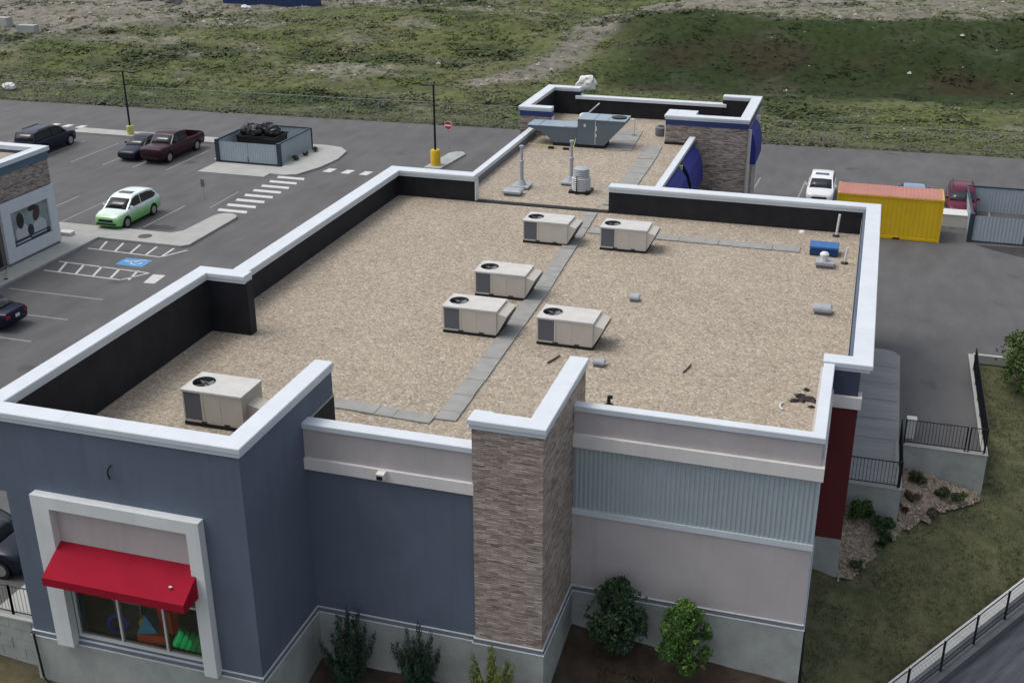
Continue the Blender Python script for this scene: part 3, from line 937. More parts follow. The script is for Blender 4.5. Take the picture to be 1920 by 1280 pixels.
def wall(name, path, t, z0, z1, m, closed=False, label=None):
    return part(MB().sweep(path, rect(0, t, z0, z1), closed=closed), name, m, label=label)
def laps(mb, path, prof, every=3.05):
    cx = sum(q[0] for q in prof) / len(prof); cz = sum(q[1] for q in prof) / len(prof)
    pr = [(a + (.004 if a > cx else -.004), z + (.004 if z > cz else -.004)) for a, z in prof]
    for p0, p1 in zip(path, path[1:]):
        a = Vector(p0); c = Vector(p1); L = (c - a).length
        if L < 3.6: continue
        n = int(L / every); d = (c - a) / L
        for i in range(1, n + 1):
            q = a + d * (L * i / (n + 1))
            mb.sweep([q, q + d * .07], pr)
    return mb
def cap(name, path, wdt, ztop, h=.30, over=.10, parent=None):
    """metal coping: broad top slab over a slightly narrower step"""
    prof = [(-over, ztop - h * .52), (-over, ztop - .02), (-over + .02, ztop), (wdt - over - .02, ztop), (wdt - over, ztop - .02), (wdt - over, ztop - h * .52),
            (wdt - over - .05, ztop - h * .56), (wdt - over - .05, ztop - h), (-over + .045, ztop - h), (-over + .045, ztop - h * .56)]
    return part(laps(MB().sweep(path, prof), path, prof), name, WHITE)

# ---- corner tower (slate blue)
T0, T1 = -23.92, -15.75
OX0, OX1, OZ0, OZ1 = -21.85, -17.46, .20, 4.78
TL = -23.45
wall('tower_wall', [(-21.9, 12.05), (T0, 12.05), (T0, .1), (T1, .1), (T1, 5.7)], .40, 6.42, 7.30, BLUE)
wall('tower_wall', [(-21.9, 12.05), (TL, 12.05), (TL, .1), (T1, .1), (T1, 5.7)], .38, OZ1, RF - .31, BLUE)
wall('tower_wall', [(-21.9, 12.05), (T0, 12.05), (T0, .1), (T1, .1), (T1, 5.7)], .40, RF - .31, 6.42, BLUE)
wall('tower_wall', [(-21.9, 12.05), (TL, 12.05), (TL, .1), (OX0, .1)], .40, .12, OZ1, BLUE)
wall('tower_wall', [(OX1, .1), (T1, .1), (T1, 3.70)], .40, .12, OZ1, BLUE)
part(MB().box(OX0, OX1, .12, .5, .12, OZ0), 'tower_wall', BLUE)
part(MB().box(-16.15, T1, 3.70, 5.7, OZ1, RF + .0), 'tower_wall', BLUE)
# black membrane inside the tower parapet
part(MB().sweep([(-21.9, 12.05), (T0, 12.05), (T0, .1), (T1, .1), (T1, 5.7)], rect(.402, .43, RF, 7.26)), 'parapet_lining', BLACK)
part(MB().box(-21.897, -21.86, 11.62, 12.05, RF, 7.26), 'parapet_lining', BLACK)
part(MB().box(-24.0 + .12, -21.9, 12.053, 12.08, RF, 7.26), 'parapet_lining', BLACK)
part(MB().box(-16.18, T1, 5.703, 5.73, RF, 7.26), 'parapet_lining', BLACK)
part(MB().box(-15.747, -15.72, 4.1, 5.73, RF, 6.42), 'parapet_lining', BLACK)
part(MB().box(-15.747, -15.71, 4.0, 5.74, 6.42, 6.46), 'flashing', GALV)
cap('parapet_cap', [(-21.9, 12.05), (T0, 12.05), (T0, .1), (T1, .1), (T1, 5.72)], .62, 7.57)

# ---- shop window of the tower
fr = MB()
fx0, fx1, fz0, fz1 = -22.42, -17.05, .0, 5.17
yo = -.18
fr.box(fx0, OX0, yo, .098, fz0, fz1)
fr.box(OX1, fx1, yo, .098, fz0, fz1)
fr.box(OX0, OX1, yo, .098, OZ1, fz1)
part(fr, 'window_surround', FRAMEW)
part(MB().box(OX0 + .002, OX1 - .002, .085, .30, 3.15, OZ1 - .002), 'sign_panel', PINK)
win = part(MB().box(OX0, OX1, .13, .28, .20, .30).box(OX0, OX1, .14, .27, 3.05, 3.15).box(OX0, OX0 + .07, .14, .27, .30, 3.05).box(OX1 - .07, OX1, .14, .27, .30, 3.05)
           .box(-20.37, -20.31, .14, .27, .30, 3.05).box(-18.85, -18.79, .14, .27, .30, 3.05).box(OX0 + .07, -20.37, .15, .26, 2.0, 2.06).box(-20.31, -18.85, .15, .26, 2.0, 2.06).box(-18.79, OX1 - .07, .15, .26, 2.0, 2.06), 'shop_window', ALUM)
for x0, x1 in ((OX0 + .07, -20.37), (-20.31, -18.85), (-18.79, OX1 - .07)):
    g_ = MB(); g_.face([(x0, .19, .3), (x1, .19, .3), (x1, .19, 2.0), (x0, .19, 2.0)]); part(g_, 'pane', GLASS, win)
    g_ = MB(); g_.face([(x0, .19, 2.06), (x1, .19, 2.06), (x1, .19, 3.05), (x0, .19, 3.05)]); part(g_, 'pane', GLASS, win)
room = MB()
room.box(-23.2, -16.2, .52, 3.6, .05, .12)
room.box(-23.2, -16.2, 3.6, 3.7, .12, 3.4)
room.box(-23.3, -23.2, .52, 3.6, .12, 3.4)
room.box(-16.2, -16.18, .52, 3.6, .12, 3.4)
room.box(-23.2, -16.2, .52, 3.6, 3.4, 3.5)
part(room, 'interior_room', INTER)
# awning: sloped canopy with a short valance and closed ends
aw = MB()
ax0, ax1 = -21.86, -17.32
prof = [(.14, 3.62), (-.92, 2.98), (-.92, 2.72), (-.86, 2.72), (.14, 2.72)]
aw.extrude([(ax0, y, z) for y, z in prof], (ax1 - ax0, 0, 0))
part(aw, 'awning', REDC)
cab = MB()
pts = [(-19.70, .05, 6.42), (-19.80, .03, 6.30), (-19.84, .03, 6.12), (-19.80, .05, 5.95)]
for a_, b_ in zip(pts, pts[1:]): cab.tube(a_, b_, .022, n=6)
part(cab, 'loose_cable', DARK)
part(MB().box(-17.93, -17.84, -.62, -.56, 3.245, 3.27), 'awning_clip', PVC)

# ---- recessed slate blue front
wall('front_wall', [(T1, 3.66), (-10.53, 3.66)], .36, .12, 5.03, BLUE, label='recessed slate blue front wall')
part(MB().box(-15.748, -10.50, 3.56, 4.0, 5.03, 5.40), 'trim_band', OFFWH)
wall('front_parapet', [(T1, 3.66), (-10.53, 3.66)], .36, 5.40, 6.36, PINK)
part(MB().sweep([(T1 + .004, 3.66), (-10.50, 3.66)], [(-.07, 6.36), (-.07, 6.51), (-.05, 6.53), (.38, 6.53), (.40, 6.51), (.40, 6.36)]), 'parapet_cap', WHITE)
lf = MB().box(-13.36, -13.12, 3.30, 3.555, 5.20, 5.40)
lf = part(lf, 'wall_light', OFFWH)
part(MB().box(-13.33, -13.15, 3.28, 3.298, 5.22, 5.35), 'lamp_lens', DARK, lf)

# ---- stone pillar
wall('stone_pillar', [(-10.53, 4.1), (-10.53, 3.58), (-8.47, 3.58), (-8.47, 8.38)], .40, .12, 7.2, STONE)
part(MB().box(-10.13, -8.87, 3.98, 4.03, RF, 7.15).box(-8.87, -8.83, 3.98, 8.38, RF, 7.15).box(-8.868, -8.47, 8.383, 8.41, RF, 7.15), 'parapet_lining', BLACK)
cap('parapet_cap', [(-10.53, 4.12), (-10.53, 3.58), (-8.47, 3.58), (-8.47, 8.40)], .60, 7.47)

# ---- mauve front on the right with corrugated band
def lw(name, z0, z1, m, o=0.0, o2=None):
    return part(MB().sweep([(-8.468, 7.01), (-1.23, 7.01), (-1.23, 12.29)], rect(-o, .36, z0, z1)), name, m)
lw('mauve_wall', .12, 2.78, PINK)
lw('trim_band', 2.78, 2.98, WHITE, .05)
lw('backing_wall', 2.98, 5.17, FLASH, -.03)
def corr(path0, path1, z0, z1, pitch, depth, m, name, parent=None, base=None):
    """trapezoid-ribbed sheet between two points, ribs vertical; outward is to the right of travel"""
    a = Vector(path0); b_ = Vector(path1); L = (b_ - a).length; d = (b_ - a) / L; nn = Vector((d.y, -d.x))
    pts = []
    x = 0
    while x < L:
        for fx_, dp in ((0, 0), (.32, 0), (.5, 1), (.82, 1)):
            xx = x + fx_ * pitch
            if xx <= L: pts.append((xx, dp * depth))
        x += pitch
    pts.append((L, 0))
    mb = MB()
    P = [a + d * u + nn * (.004 + q) for u, q in pts]
    for p0, p1 in zip(P, P[1:]):
        mb.face([(p0.x, p0.y, z0), (p1.x, p1.y, z0), (p1.x, p1.y, z1), (p0.x, p0.y, z1)])
    return mb
part(corr((-8.46, 7.04), (-1.20, 7.04), 2.98, 5.17, .143, .032, CORR, 'x'), 'corrugated_siding', CORR, fix=False)
part(corr((-1.26, 7.04), (-1.26, 12.29), 2.98, 5.17, .143, .032, CORR, 'x'), 'corrugated_siding', CORR, fix=False)
part(MB().box(-1.262, -1.20, 7.0, 7.05, 2.98, 5.17), 'corner_trim', CORR)
lw('trim_band', 5.17, 5.60, OFFWH, .12)
lw('mauve_parapet', 5.60, 6.38, PINK)
part(MB().sweep([(-8.466, 7.01), (-1.23, 7.01), (-1.23, 12.2)], [(-.06, 6.36), (-.06, 6.52), (-.04, 6.54), (.27, 6.54), (.29, 6.52), (.29, 6.36)]), 'parapet_cap', WHITE)
part(MB().box(-1.25, -1.16, 7.03, 12.2, 5.80, 5.84), 'conduit', GALV)

# ---- right return: navy head, grey band, red panel
part(MB().box(-1.228, -.35, 12.3, 12.7, 5.44, 6.30), 'navy_wall', NAVY)
part(MB().box(-1.226, -.22, 12.18, 12.7, 5.03, 5.44), 'trim_band', OFFWH)
part(MB().box(-1.228, -.30, 12.3, 12.7, .02, 5.03), 'red_panel', RED)
wall('side_wall', [(-.35, 12.7), (-.35, 30.6), (-12.4, 30.6)], .40, .0, 6.3, BLUE)
wall('side_wall', [(-19.5, 30.6), (-24.0, 30.6), (-24.0, 12.06)], .40, .0, 6.3, BLUE)
part(MB().sweep([(-.35, 12.7), (-.35, 30.6), (-12.55, 30.6)], rect(.402, .43, RF, 6.28)), 'parapet_lining', BLACK)
part(MB().sweep([(-19.45, 30.6), (-24.0, 30.6), (-24.0, 12.10)], rect(.402, .43, RF, 6.28)), 'parapet_lining', BLACK)
part(MB().box(-12.6, -12.553, 30.17, 30.62, RF, 6.28), 'parapet_lining', BLACK)
part(MB().box(-19.447, -19.40, 30.17, 30.62, RF, 6.28), 'parapet_lining', PVC)
part(MB().box(-19.45, -12.55, 30.12, 30.2, RF, RF + .05), 'roof_edge', BLACK)
def cap2(path, wdt, ztop):
    prof = [(-.0, ztop - .16), (-.0, ztop - .02), (.02, ztop), (wdt - .02, ztop), (wdt, ztop - .02), (wdt, ztop - .14),
            (wdt - .06, ztop - .16), (wdt - .06, ztop - .30), (.07, ztop - .30), (.07, ztop - .18)]
    return part(laps(MB().sweep(path, prof), path, prof), 'parapet_cap', WHITE)
cap2([(-1.55, 12.23), (0, 12.23), (0, 30.73), (-12.62, 30.73)], .64, 6.60)
cap2([(-19.42, 30.70), (-24.12, 30.70), (-24.12, 12.17)], .72, 6.61)
# flashing line at the wall foot where gravel meets the lining
part(MB().sweep([(-.35, 12.7), (-.35, 30.6)], rect(.432, .44, RF, 6.0)), 'flashing', GALV)

# ---- concrete base with sloped sill
base_path = [(T0, 12), (T0, .1), (T1, .1), (T1, 3.66), (-10.53, 3.62), (-10.53, 3.58), (-8.47, 3.58), (-8.47, 7.01), (-1.23, 7.01), (-1.23, 12.3)]
sp_ = [(TL, 12), (TL, .1), (T1, .1), (T1, 3.66), (-10.53, 3.66), (-10.53, 3.58), (-8.47, 3.58), (-8.47, 7.01), (-1.23, 7.01), (-1.23, 12.29)]
part(MB().sweep(sp_, [(-.07, -3.2), (-.07, -.06), (.3, -.06), (.3, -3.2)]), 'foundation', CONC)
part(MB().sweep(sp_, [(-.085, -.06), (-.085, -.025), (.3, -.025), (.3, -.06)]), 'sill_edge', WHITE)
part(MB().sweep(sp_, [(-.06, -.025), (-.035, .10), (.3, .10), (.3, -.025)]), 'sloped_sill', FLASH)
part(MB().sweep(sp_, [(-.045, .10), (-.045, .125), (.3, .125), (.3, .10)]), 'sill_edge', WHITE)
part(MB().box(-1.3, -.30, 12.26, 12.6, -3.2, .02), 'foundation', CONC)
dp = MB(); dp.tube((-1.16, 7.10, -.08), (-1.10, 7.02, -2.3), .045, n=8); dp.tube((-1.10, 6.98, -1.5), (-.75, 6.7, -2.2), .03, n=6)
part(dp, 'drain_pipe', DARK)

# ---- paver walkways on the gravel
pv = MB()
random.seed(3)
def pavers(x0, y0, x1, y1, n, wdt, zz=RF):
    """n pavers along the line, ragged by a few mm"""
    a = Vector((x0, y0)); b_ = Vector((x1, y1)); d = (b_ - a) / n; u = d.normalized(); nn = Vector((-u.y, u.x)) * wdt / 2
    for i in range(n):
        c = a + d * (i + .5); h = d * .492
        k = random.uniform(-.012, .012)
        poly = [c - h - nn, c + h - nn, c + h + nn, c - h + nn]
        pv.prism([(q.x + k, q.y + k) for q in poly], zz - .02, zz + .055 + random.uniform(-.008, .008))
pavers(-12.68, 7.25, -12.90, 19.4, 20, .70)
pavers(-12.90, 19.4, -13.40, 29.9, 17, .66)
pavers(-18.2, 7.42, -13.06, 7.18, 8, .60)
pavers(-12.8, 27.15, -3.25, 27.10, 16, .74)
part(pv, 'paver_walkway', PAVER)
pv = MB()
pavers(-12.62, 31.3, -12.75, 40.6, 15, 1.0, RF + .02)
pavers(-12.75, 40.7, -12.9, 43.6, 5, 1.0, RF + .02)
pavers(-14.7, 42.2, -15.0, 47.2, 9, 1.5, RF + .02)
part(pv, 'paver_walkway', PAVER, label='paver walkway of the rear wing')

# ---- rear wing and its stone-clad end tower
wall('wing_wall', [(-20.62, 44.5), (-20.62, 30.75)], .26, 0, 5.62, BLUE)
wall('wing_wall', [(-10.65, 30.75), (-10.65, 44.5)], .26, 0, 5.62, NAVY)
part(MB().sweep([(-20.68, 44.5), (-20.68, 30.76)], rect(0, .36, 5.62, 5.82)), 'parapet_cap', WHITE)
part(MB().sweep([(-10.58, 30.76), (-10.58, 44.5)], rect(0, .36, 5.62, 5.82)), 'parapet_cap', WHITE)
part(MB().box(-20.36, -20.33, 30.7, 44.5, RF, 5.62), 'parapet_lining', FLASH)
for y0, y1 in ((34.2, 38.7), (39.5, 43.8)):
    aw = MB()
    prof = [(-10.63, 5.50), (-10.42, 5.36), (-10.15, 4.95), (-9.98, 4.4), (-9.92, 3.5), (-10.0, 3.35), (-10.63, 3.35)]
    aw.extrude([(x, y0, z) for x, z in prof], (0, y1 - y0, 0))
    part(aw, 'blue_awning', BLUEC)
    part(MB().extrude([(x - .015, y0 - .02, z - .02) for x, z in prof], (0, .016, 0)), 'awning_end', mat('shaded_blue_canvas', (.010, .012, .05), .8))  # end face in darker blue, its shade put into the canvas colour
part(MB().box(-10.64, -10.45, 38.85, 39.2, 5.2, 5.5), 'sign_lamp', YELPALE)
def pylon(path, lab):
    wall('stone_pylon', path, .45, 0.0, 6.42, STONE_W, label=lab)
    part(MB().sweep(path, rect(-.02, .45, 6.42, 6.75)), 'blue_fascia', NAVYT)
    part(MB().sweep(path, rect(.452, .48, RF, 6.72)), 'parapet_lining', BLACK)
    cap('parapet_cap', path, .62, 7.0, .25)
pylon([(-19.2, 51.40), (-21.38, 51.40), (-21.38, 44.6), (-19.40, 44.6)], 'stone left pylon of the rear end')
part(MB().box(-19.403, -19.34, 44.6, 45.05, RF, 6.42), 'corner_trim', PVC)
pylon([(-12.40, 46.2), (-12.40, 44.6), (-7.60, 44.6), (-7.60, 51.40), (-9.9, 51.40)], 'stone right pylon of the rear end')
part(MB().box(-11.88, -10.75, 45.12, 46.25, 6.73, 6.99), 'pylon_head', WHITE)
part(MB().box(-11.9, -10.8, 45.1, 46.2, RF, 6.73), 'pylon_head', STONE_W)
part(MB().box(-12.46, -12.403, 44.6, 44.68, RF, 6.42), 'corner_trim', PVC)
part(MB().box(-12.42, -10.66, 44.53, 44.597, RF + .02, RF + .17), 'flashing', BLACK)
wall('rear_wall', [(-9.9, 51.3), (-19.2, 51.3)], .40, 0, 6.32, NAVYT)
part(MB().box(-19.2, -9.9, 50.86, 50.898, RF, 6.30), 'parapet_lining', BLACK)
part(MB().box(-19.45, -9.65, 50.72, 51.32, 6.32, 6.50), 'parapet_cap', WHITE)
part(MB().extrude([(-7.59, 45.3, 6.2), (-7.3, 45.3, 5.9), (-7.12, 45.3, 5.2), (-7.1, 45.3, 4.2), (-7.59, 45.3, 4.2)], (0, 3.4, 0)), 'blue_awning', BLUEC)
part(MB().box(-7.595, -7.42, 45.0, 45.25, 0, 6.3), 'pilaster', OFFWH)
part(MB().box(-7.595, -7.35, 48.9, 49.3, 0, 6.3), 'pilaster', OFFWH)

# ================================================================== NEIGHBOURING SHOP
N = thing('neighbour_shop', 'low shop at the left edge with stone head, blue fascia and a framed poster wall', 'building', (-50, 28, 0))
def npart(mb, name, m, parent=None, label=None):
    mb.v = [(x + 50, y - 28, z) for x, y, z in mb.v]
    o = mb.build(name, m, parent or N)
    if label: o['label'] = label
    return o
npart(MB().box(-70, -46.02, 8, 31.66, .10, 3.72), 'wall', mat('brown_stucco', (.15, .13, .12), .9, .1))
npart(MB().box(-70, -46.0, 8, 31.70, 3.72, 5.18), 'stone_head', STONE_W)
npart(MB().box(-69.9, -46.5, 8.1, 31.2, 5.18, 5.45), 'gravel_roof', GRAVEL)
npart(MB().sweep([(-70, 8), (-45.93, 8), (-45.93, 31.77), (-70, 31.77)], rect(0, .45, 5.18, 5.62)), 'blue_fascia', mat('steel_blue_fascia', (.075, .125, .175), .6, .06))
npart(MB().sweep([(-70.1, 7.9), (-45.85, 7.9), (-45.85, 31.85), (-70.1, 31.85)], rect(0, .62, 5.62, 5.86)), 'parapet_cap', WHITE)
fr = MB()
fr.box(-46.0, -45.82, 27.05, 27.75, .28, 3.66); fr.box(-46.0, -45.82, 30.95, 31.62, .28, 3.66)
fr.box(-46.0, -45.82, 27.75, 30.95, 3.0, 3.66); fr.box(-46.0, -45.82, 27.75, 30.95, .28, 1.0)
npart(fr, 'poster_surround', mat('pale_surround', (.53, .57, .59), .8, .05))
npart(MB().box(-46.0, -45.86, 26.0, 31.5, .10, .28), 'base_trim', FLASH)
post = npart(MB().box(-45.99, -45.93, 27.75, 30.95, 1.0, 3.0), 'poster', mat('poster_backdrop', (.22, .27, .28), .4, .35, 1.3))
def blob(name, cy_, cz, ry, rz, m, x, dy=0, n=20):
    mb = MB()
    pts = [(x, cy_ + ry * math.cos(k / n * 6.2832) + dy * math.sin(k / n * 6.2832), cz + rz * math.sin(k / n * 6.2832)) for k in range(n)]
    mb.extrude(pts, (.004, 0, 0)); return npart(mb, name, m, post)
pd = mat('poster_dark', (.02, .018, .018), .5); pn = mat('poster_navy', (.02, .03, .055), .5); pl = mat('poster_pale', (.42, .45, .46), .5); pbn = mat('poster_brown', (.055, .03, .026), .5)
blob('printed_shape', 28.6, 1.62, .55, .55, pl, -45.928)
blob('printed_shape', 30.1, 1.58, .58, .50, pl, -45.928)
blob('printed_shape', 28.55, 2.35, .30, .46, pd, -45.922)
blob('printed_shape', 29.95, 2.42, .30, .44, pbn, -45.922, .12)
blob('printed_shape', 29.65, 2.80, .36, .16, pd, -45.916, .05)
blob('printed_shape', 29.3, 1.62, .26, .32, pn, -45.922)
npart(MB().box(-45.925, -45.920, 27.8, 30.9, 1.03, 1.34), 'printed_band', pn, post)
npart(MB().box(-45.919, -45.916, 27.95, 29.2, 1.12, 1.2), 'printed_band', pl, post)
npart(MB().box(-45.919, -45.916, 29.3, 30.6, 1.18, 1.25), 'printed_band', pl, post)
npart(MB().box(-46.0, -45.97, 25.6, 26.7, .13, 3.5), 'door', DARK)

# ================================================================== ROOFTOP UNITS
def make_rtu(label, short_hood=False):
    t = thing('rooftop_air_unit', label, 'air conditioner', group='beige rooftop air conditioning units')
    L, D, Hh = 2.07, 1.26, 1.06
    x0, x1, y0, y1 = -L / 2, L / 2, -D / 2, D / 2
    m = MB().box(x0 - .01, x1 + .01, y0 - .01, y1 + .01, .0, .11)
    m.build('roof_curb', DARK, t)
    m = MB()
    m.box(x0 + .02, x1 - .02, y0 + .005, y1 - .005, .11, .17)
    m.build('base_rail', RTU_B, t)
    m = MB()
    for xx in (-.45, .35):
        m.box(xx, xx + .2, y0 - .004, y0 + .01, .12, .158)
    m.build('fork_slot', DARK, t)
    c = MB()
    c.box(x0 + .70, x1, y0, y1, .17, 1.0)                # sheet metal body
    c.box(x0, x0 + .05, y0, y0 + .05, .17, 1.0); c.box(x0, x0 + .05, y1 - .05, y1, .17, 1.0)
    c.box(x0 + .64, x0 + .698, y0, y0 + .05, .17, 1.0)
    c.box(x0 + 1.30, x0 + 1.306, y0 - .006, y0 - .001, .2, .98)
    c.box(x0 + .705, x0 + .72, y0 - .012, y0 - .001, .18, .99); c.box(x1 - .03, x1 - .002, y0 - .012, y0 - .001, .18, .99)
    c.build('cabinet', RTU_B, t)
    m = MB().box(x0 + .05, x0 + .64, y0 + .018, y0 + .05, .17, 1.0).box(x0 + .018, x0 + .05, y0 + .05, y1 - .05, .17, 1.0).box(x0 + .05, x0 + .695, y0 + .052, y1 - .06, .17, .55)
    co = m.build('coil_panel', COIL, t)
    m = MB()
    for i in range(9):
        zz = .22 + i * .088
        m.box(x0 + .05, x0 + .64, y0 + .010, y0 + .017, zz, zz + .012)
    m.build('coil_guard', COIL, co)
    # lid with a round fan opening
    n = 28; cx, cyy, r = x0 + .42, 0.02, .36
    lid = MB()
    ox0, ox1, oy0, oy1 = x0 - .03, x1 + .02, y0 - .03, y1 + .03
    for zz, fl in ((1.06, 0), (1.0, 1)):
        pts = []
        for k in range(n):
            an = 2 * math.pi * k / n
            ca, sa = math.cos(an), math.sin(an)
            sx_ = ((ox1 if ca > 0 else ox0) - cx) / ca if abs(ca) > 1e-6 else 1e9
            sy_2 = ((oy1 if sa > 0 else oy0) - cyy) / sa if abs(sa) > 1e-6 else 1e9
            q = min(sx_, sy_2)
            pts.append(((cx + r * ca, cyy + r * sa, zz), (cx + q * ca, cyy + q * sa, zz)))
        for k in range(n):
            a, b_ = pts[k], pts[(k + 1) % n]
            lid.face([a[0], a[1], b_[1], b_[0]])
    # corner fills
    for (ex, ey) in ((ox1, oy0), (ox1, oy1), (ox0, oy0), (ox0, oy1)):
        best = []
        for k in range(n):
            an = 2 * math.pi * k / n; an2 = 2 * math.pi * (k + 1) / n
            def pt(an):
                ca, sa = math.cos(an), math.sin(an)
                a1 = ((ox1 if ca > 0 else ox0) - cx) / ca if abs(ca) > 1e-6 else 1e9
                a2 = ((oy1 if sa > 0 else oy0) - cyy) / sa if abs(sa) > 1e-6 else 1e9
                q = min(a1, a2); return (cx + q * ca, cyy + q * sa)
            p0, p1 = pt(an), pt(an2)
            if abs(p0[0] - p1[0]) > 1e-5 and abs(p0[1] - p1[1]) > 1e-5 and min(abs(p0[0] - ex), abs(p1[0] - ex)) < 1e-5 and min(abs(p0[1] - ey), abs(p1[1] - ey)) < 1e-5:
                for zz in (1.06, 1.0):
                    lid.face([(*p0, zz), (ex, ey, zz), (*p1, zz)])
    lid.face([(ox0, oy0, 1.0), (ox1, oy0, 1.0), (ox1, oy0, 1.06), (ox0, oy0, 1.06)])
    lid.face([(ox1, oy0, 1.0), (ox1, oy1, 1.0), (ox1, oy1, 1.06), (ox1, oy0, 1.06)])
    lid.face([(ox1, oy1, 1.0), (ox0, oy1, 1.0), (ox0, oy1, 1.06), (ox1, oy1, 1.06)])
    lid.face([(ox0, oy1, 1.0), (ox0, oy0, 1.0), (ox0, oy0, 1.06), (ox0, oy1, 1.06)])
    lid.build('lid', RTU_T, t)
    f = MB()
    for k in range(n):
        a0, a1 = 2 * math.pi * k / n, 2 * math.pi * (k + 1) / n
        f.face([(cx + r * math.cos(a0), cyy + r * math.sin(a0), 1.066), (cx + r * math.cos(a1), cyy + r * math.sin(a1), 1.066),
                (cx + r * math.cos(a1), cyy + r * math.sin(a1), .62), (cx + r * math.cos(a0), cyy + r * math.sin(a0), .62)])
    f.face([(cx + r * math.cos(2 * math.pi * k / n), cyy + r * math.sin(2 * math.pi * k / n), .62) for k in range(n)])
    f.lathe(cx, cyy, [(.10, .70), (.10, 1.0), (.06, 1.02)], 12)
    fo = f.build('fan_shroud', mat('shroud_grey', (.045, .047, .05), .6), t, fix=False)
    f = MB()
    for k in range(4):
        an = k * math.pi / 2 + .5
        p0 = Vector((cx + .09 * math.cos(an), cyy + .09 * math.sin(an), .95)); p1 = Vector((cx + .33 * math.cos(an - .3), cyy + .33 * math.sin(an - .3), .92))
        p2 = Vector((cx + .33 * math.cos(an + .5), cyy + .33 * math.sin(an + .5), 1.0)); p3 = Vector((cx + .09 * math.cos(an + .6), cyy + .09 * math.sin(an + .6), 1.0))
        f.extrude([p0, p1, p2, p3], (0, 0, .01))
    f.build('fan_blades', mat('fan_grey', (.30, .31, .32), .5), fo)
    f = MB()
    for rr in (.12, .2, .28, .345):
        for k in range(20):
            a0, a1 = 2 * math.pi * k / 20, 2 * math.pi * (k + 1) / 20
            f.tube((cx + rr * math.cos(a0), cyy + rr * math.sin(a0), 1.07), (cx + rr * math.cos(a1), cyy + rr * math.sin(a1), 1.07), .004, n=3, caps=False)
    for k in range(6):
        an = k * math.pi / 3
        f.tube((cx, cyy, 1.072), (cx + .37 * math.cos(an), cyy + .37 * math.sin(an), 1.066), .005, n=3, caps=False)
    f.build('fan_guard', DARK, fo)
    h = MB()
    if short_hood:
        h.extrude([(x1 + .001, y0 + .30, .72), (x1 + .52, y0 + .30, .62), (x1 + .52, y0 + .30, .42), (x1 + .001, y0 + .30, .2)], (0, .62, 0))
        m2 = MB().extrude([(x1 + .53, y0 + .33, .60), (x1 + .535, y0 + .33, .60), (x1 + .535, y0 + .33, .43), (x1 + .53, y0 + .33, .43)], (0, .56, 0))
    else:
        h.extrude([(x1 + .001, y0 + .02, .97), (x1 + .37, y0 + .02, .87), (x1 + .37, y0 + .02, .80), (x1 + .001, y0 + .02, .14)], (0, D - .04, 0))
        m2 = MB().extrude([(x1 + .379, y0 + .04, .80), (x1 + .02, y0 + .04, .155), (x1 + .05, y0 + .04, .14), (x1 + .41, y0 + .04, .79)], (0, D - .08, 0))
    ho = h.build('intake_hood', RTU_B, t)
    m2.build('hood_screen', DARK, ho)
    return t

U = [(-20.40, 4.72, 'short', 'nearest beige rooftop unit, boxed in by the corner tower parapet, with a small side hood'),
     (-15.20, 13.95, '', 'front beige rooftop unit on the left side of the paver walkway'),
     (-15.26, 17.80, '', 'beige rooftop unit directly behind the front left one, left of the walkway'),
     (-11.58, 13.87, '', 'lone beige rooftop unit standing on the right side of the walkway near the stone pillar'),
     (-15.31, 24.72, '', 'far left beige rooftop unit beside the opening to the rear wing'),
     (-11.77, 24.74, '', 'far right beige rooftop unit in front of the back black parapet')]
proto = make_rtu('x')
proto2 = make_rtu('y', True)
for i, (x, y, k, lab) in enumerate(U):
    o = proto2 if k else (proto if i == 1 else copy_tree(proto))
    o.location = (x + 1.035, y + .63, RF); o['label'] = lab
    o.rotation_euler = (0, 0, random.uniform(-.008, .008))
    if k: o.scale = (1, 1, 1.16)

# ------------------------------------------------------------------ big make-up air unit on the rear wing
t = thing('makeup_air_unit', 'large blue-grey air handler with sloped hoods at both ends on the rear wing roof', 'air handler', (-17.15, 43.1, RF + .02))
MB().box(-1.55, 1.55, -.72, .72, 0, .20).build('roof_curb', DARK, t)
m = MB().extrude([(-.05, -.8, .2), (1.55, -.8, .2), (2.75, -.8, 1.5), (2.75, -.8, 1.66), (-.05, -.8, 1.66)], (0, 1.6, 0))
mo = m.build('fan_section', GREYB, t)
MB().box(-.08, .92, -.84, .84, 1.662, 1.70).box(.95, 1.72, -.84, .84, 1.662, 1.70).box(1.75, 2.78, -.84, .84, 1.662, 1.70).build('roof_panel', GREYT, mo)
MB().lathe(2.25, .05, [(.44, 1.702), (.44, 1.76), (.36, 1.78)], 20).build('exhaust_opening', DARK, mo)
m = MB().box(1.0, 1.03, -.815, -.802, .25, 1.62).box(.32, .44, -.81, -.802, 1.25, 1.4).box(1.04, 1.1, -.82, -.802, 1.05, 1.3).box(1.04, 1.1, -.82, -.802, .7, .85)
m.build('latches', PVC, mo)
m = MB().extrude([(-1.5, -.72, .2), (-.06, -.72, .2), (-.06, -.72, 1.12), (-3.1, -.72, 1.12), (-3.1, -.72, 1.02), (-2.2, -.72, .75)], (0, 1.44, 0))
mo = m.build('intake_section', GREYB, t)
MB().box(-2.4, -.9, -.75, .75, 1.122, 1.16).box(-3.12, -2.45, -.75, .75, 1.122, 1.15).box(-.88, -.1, -.75, .75, 1.122, 1.19).build('roof_panel', GREYT, mo)

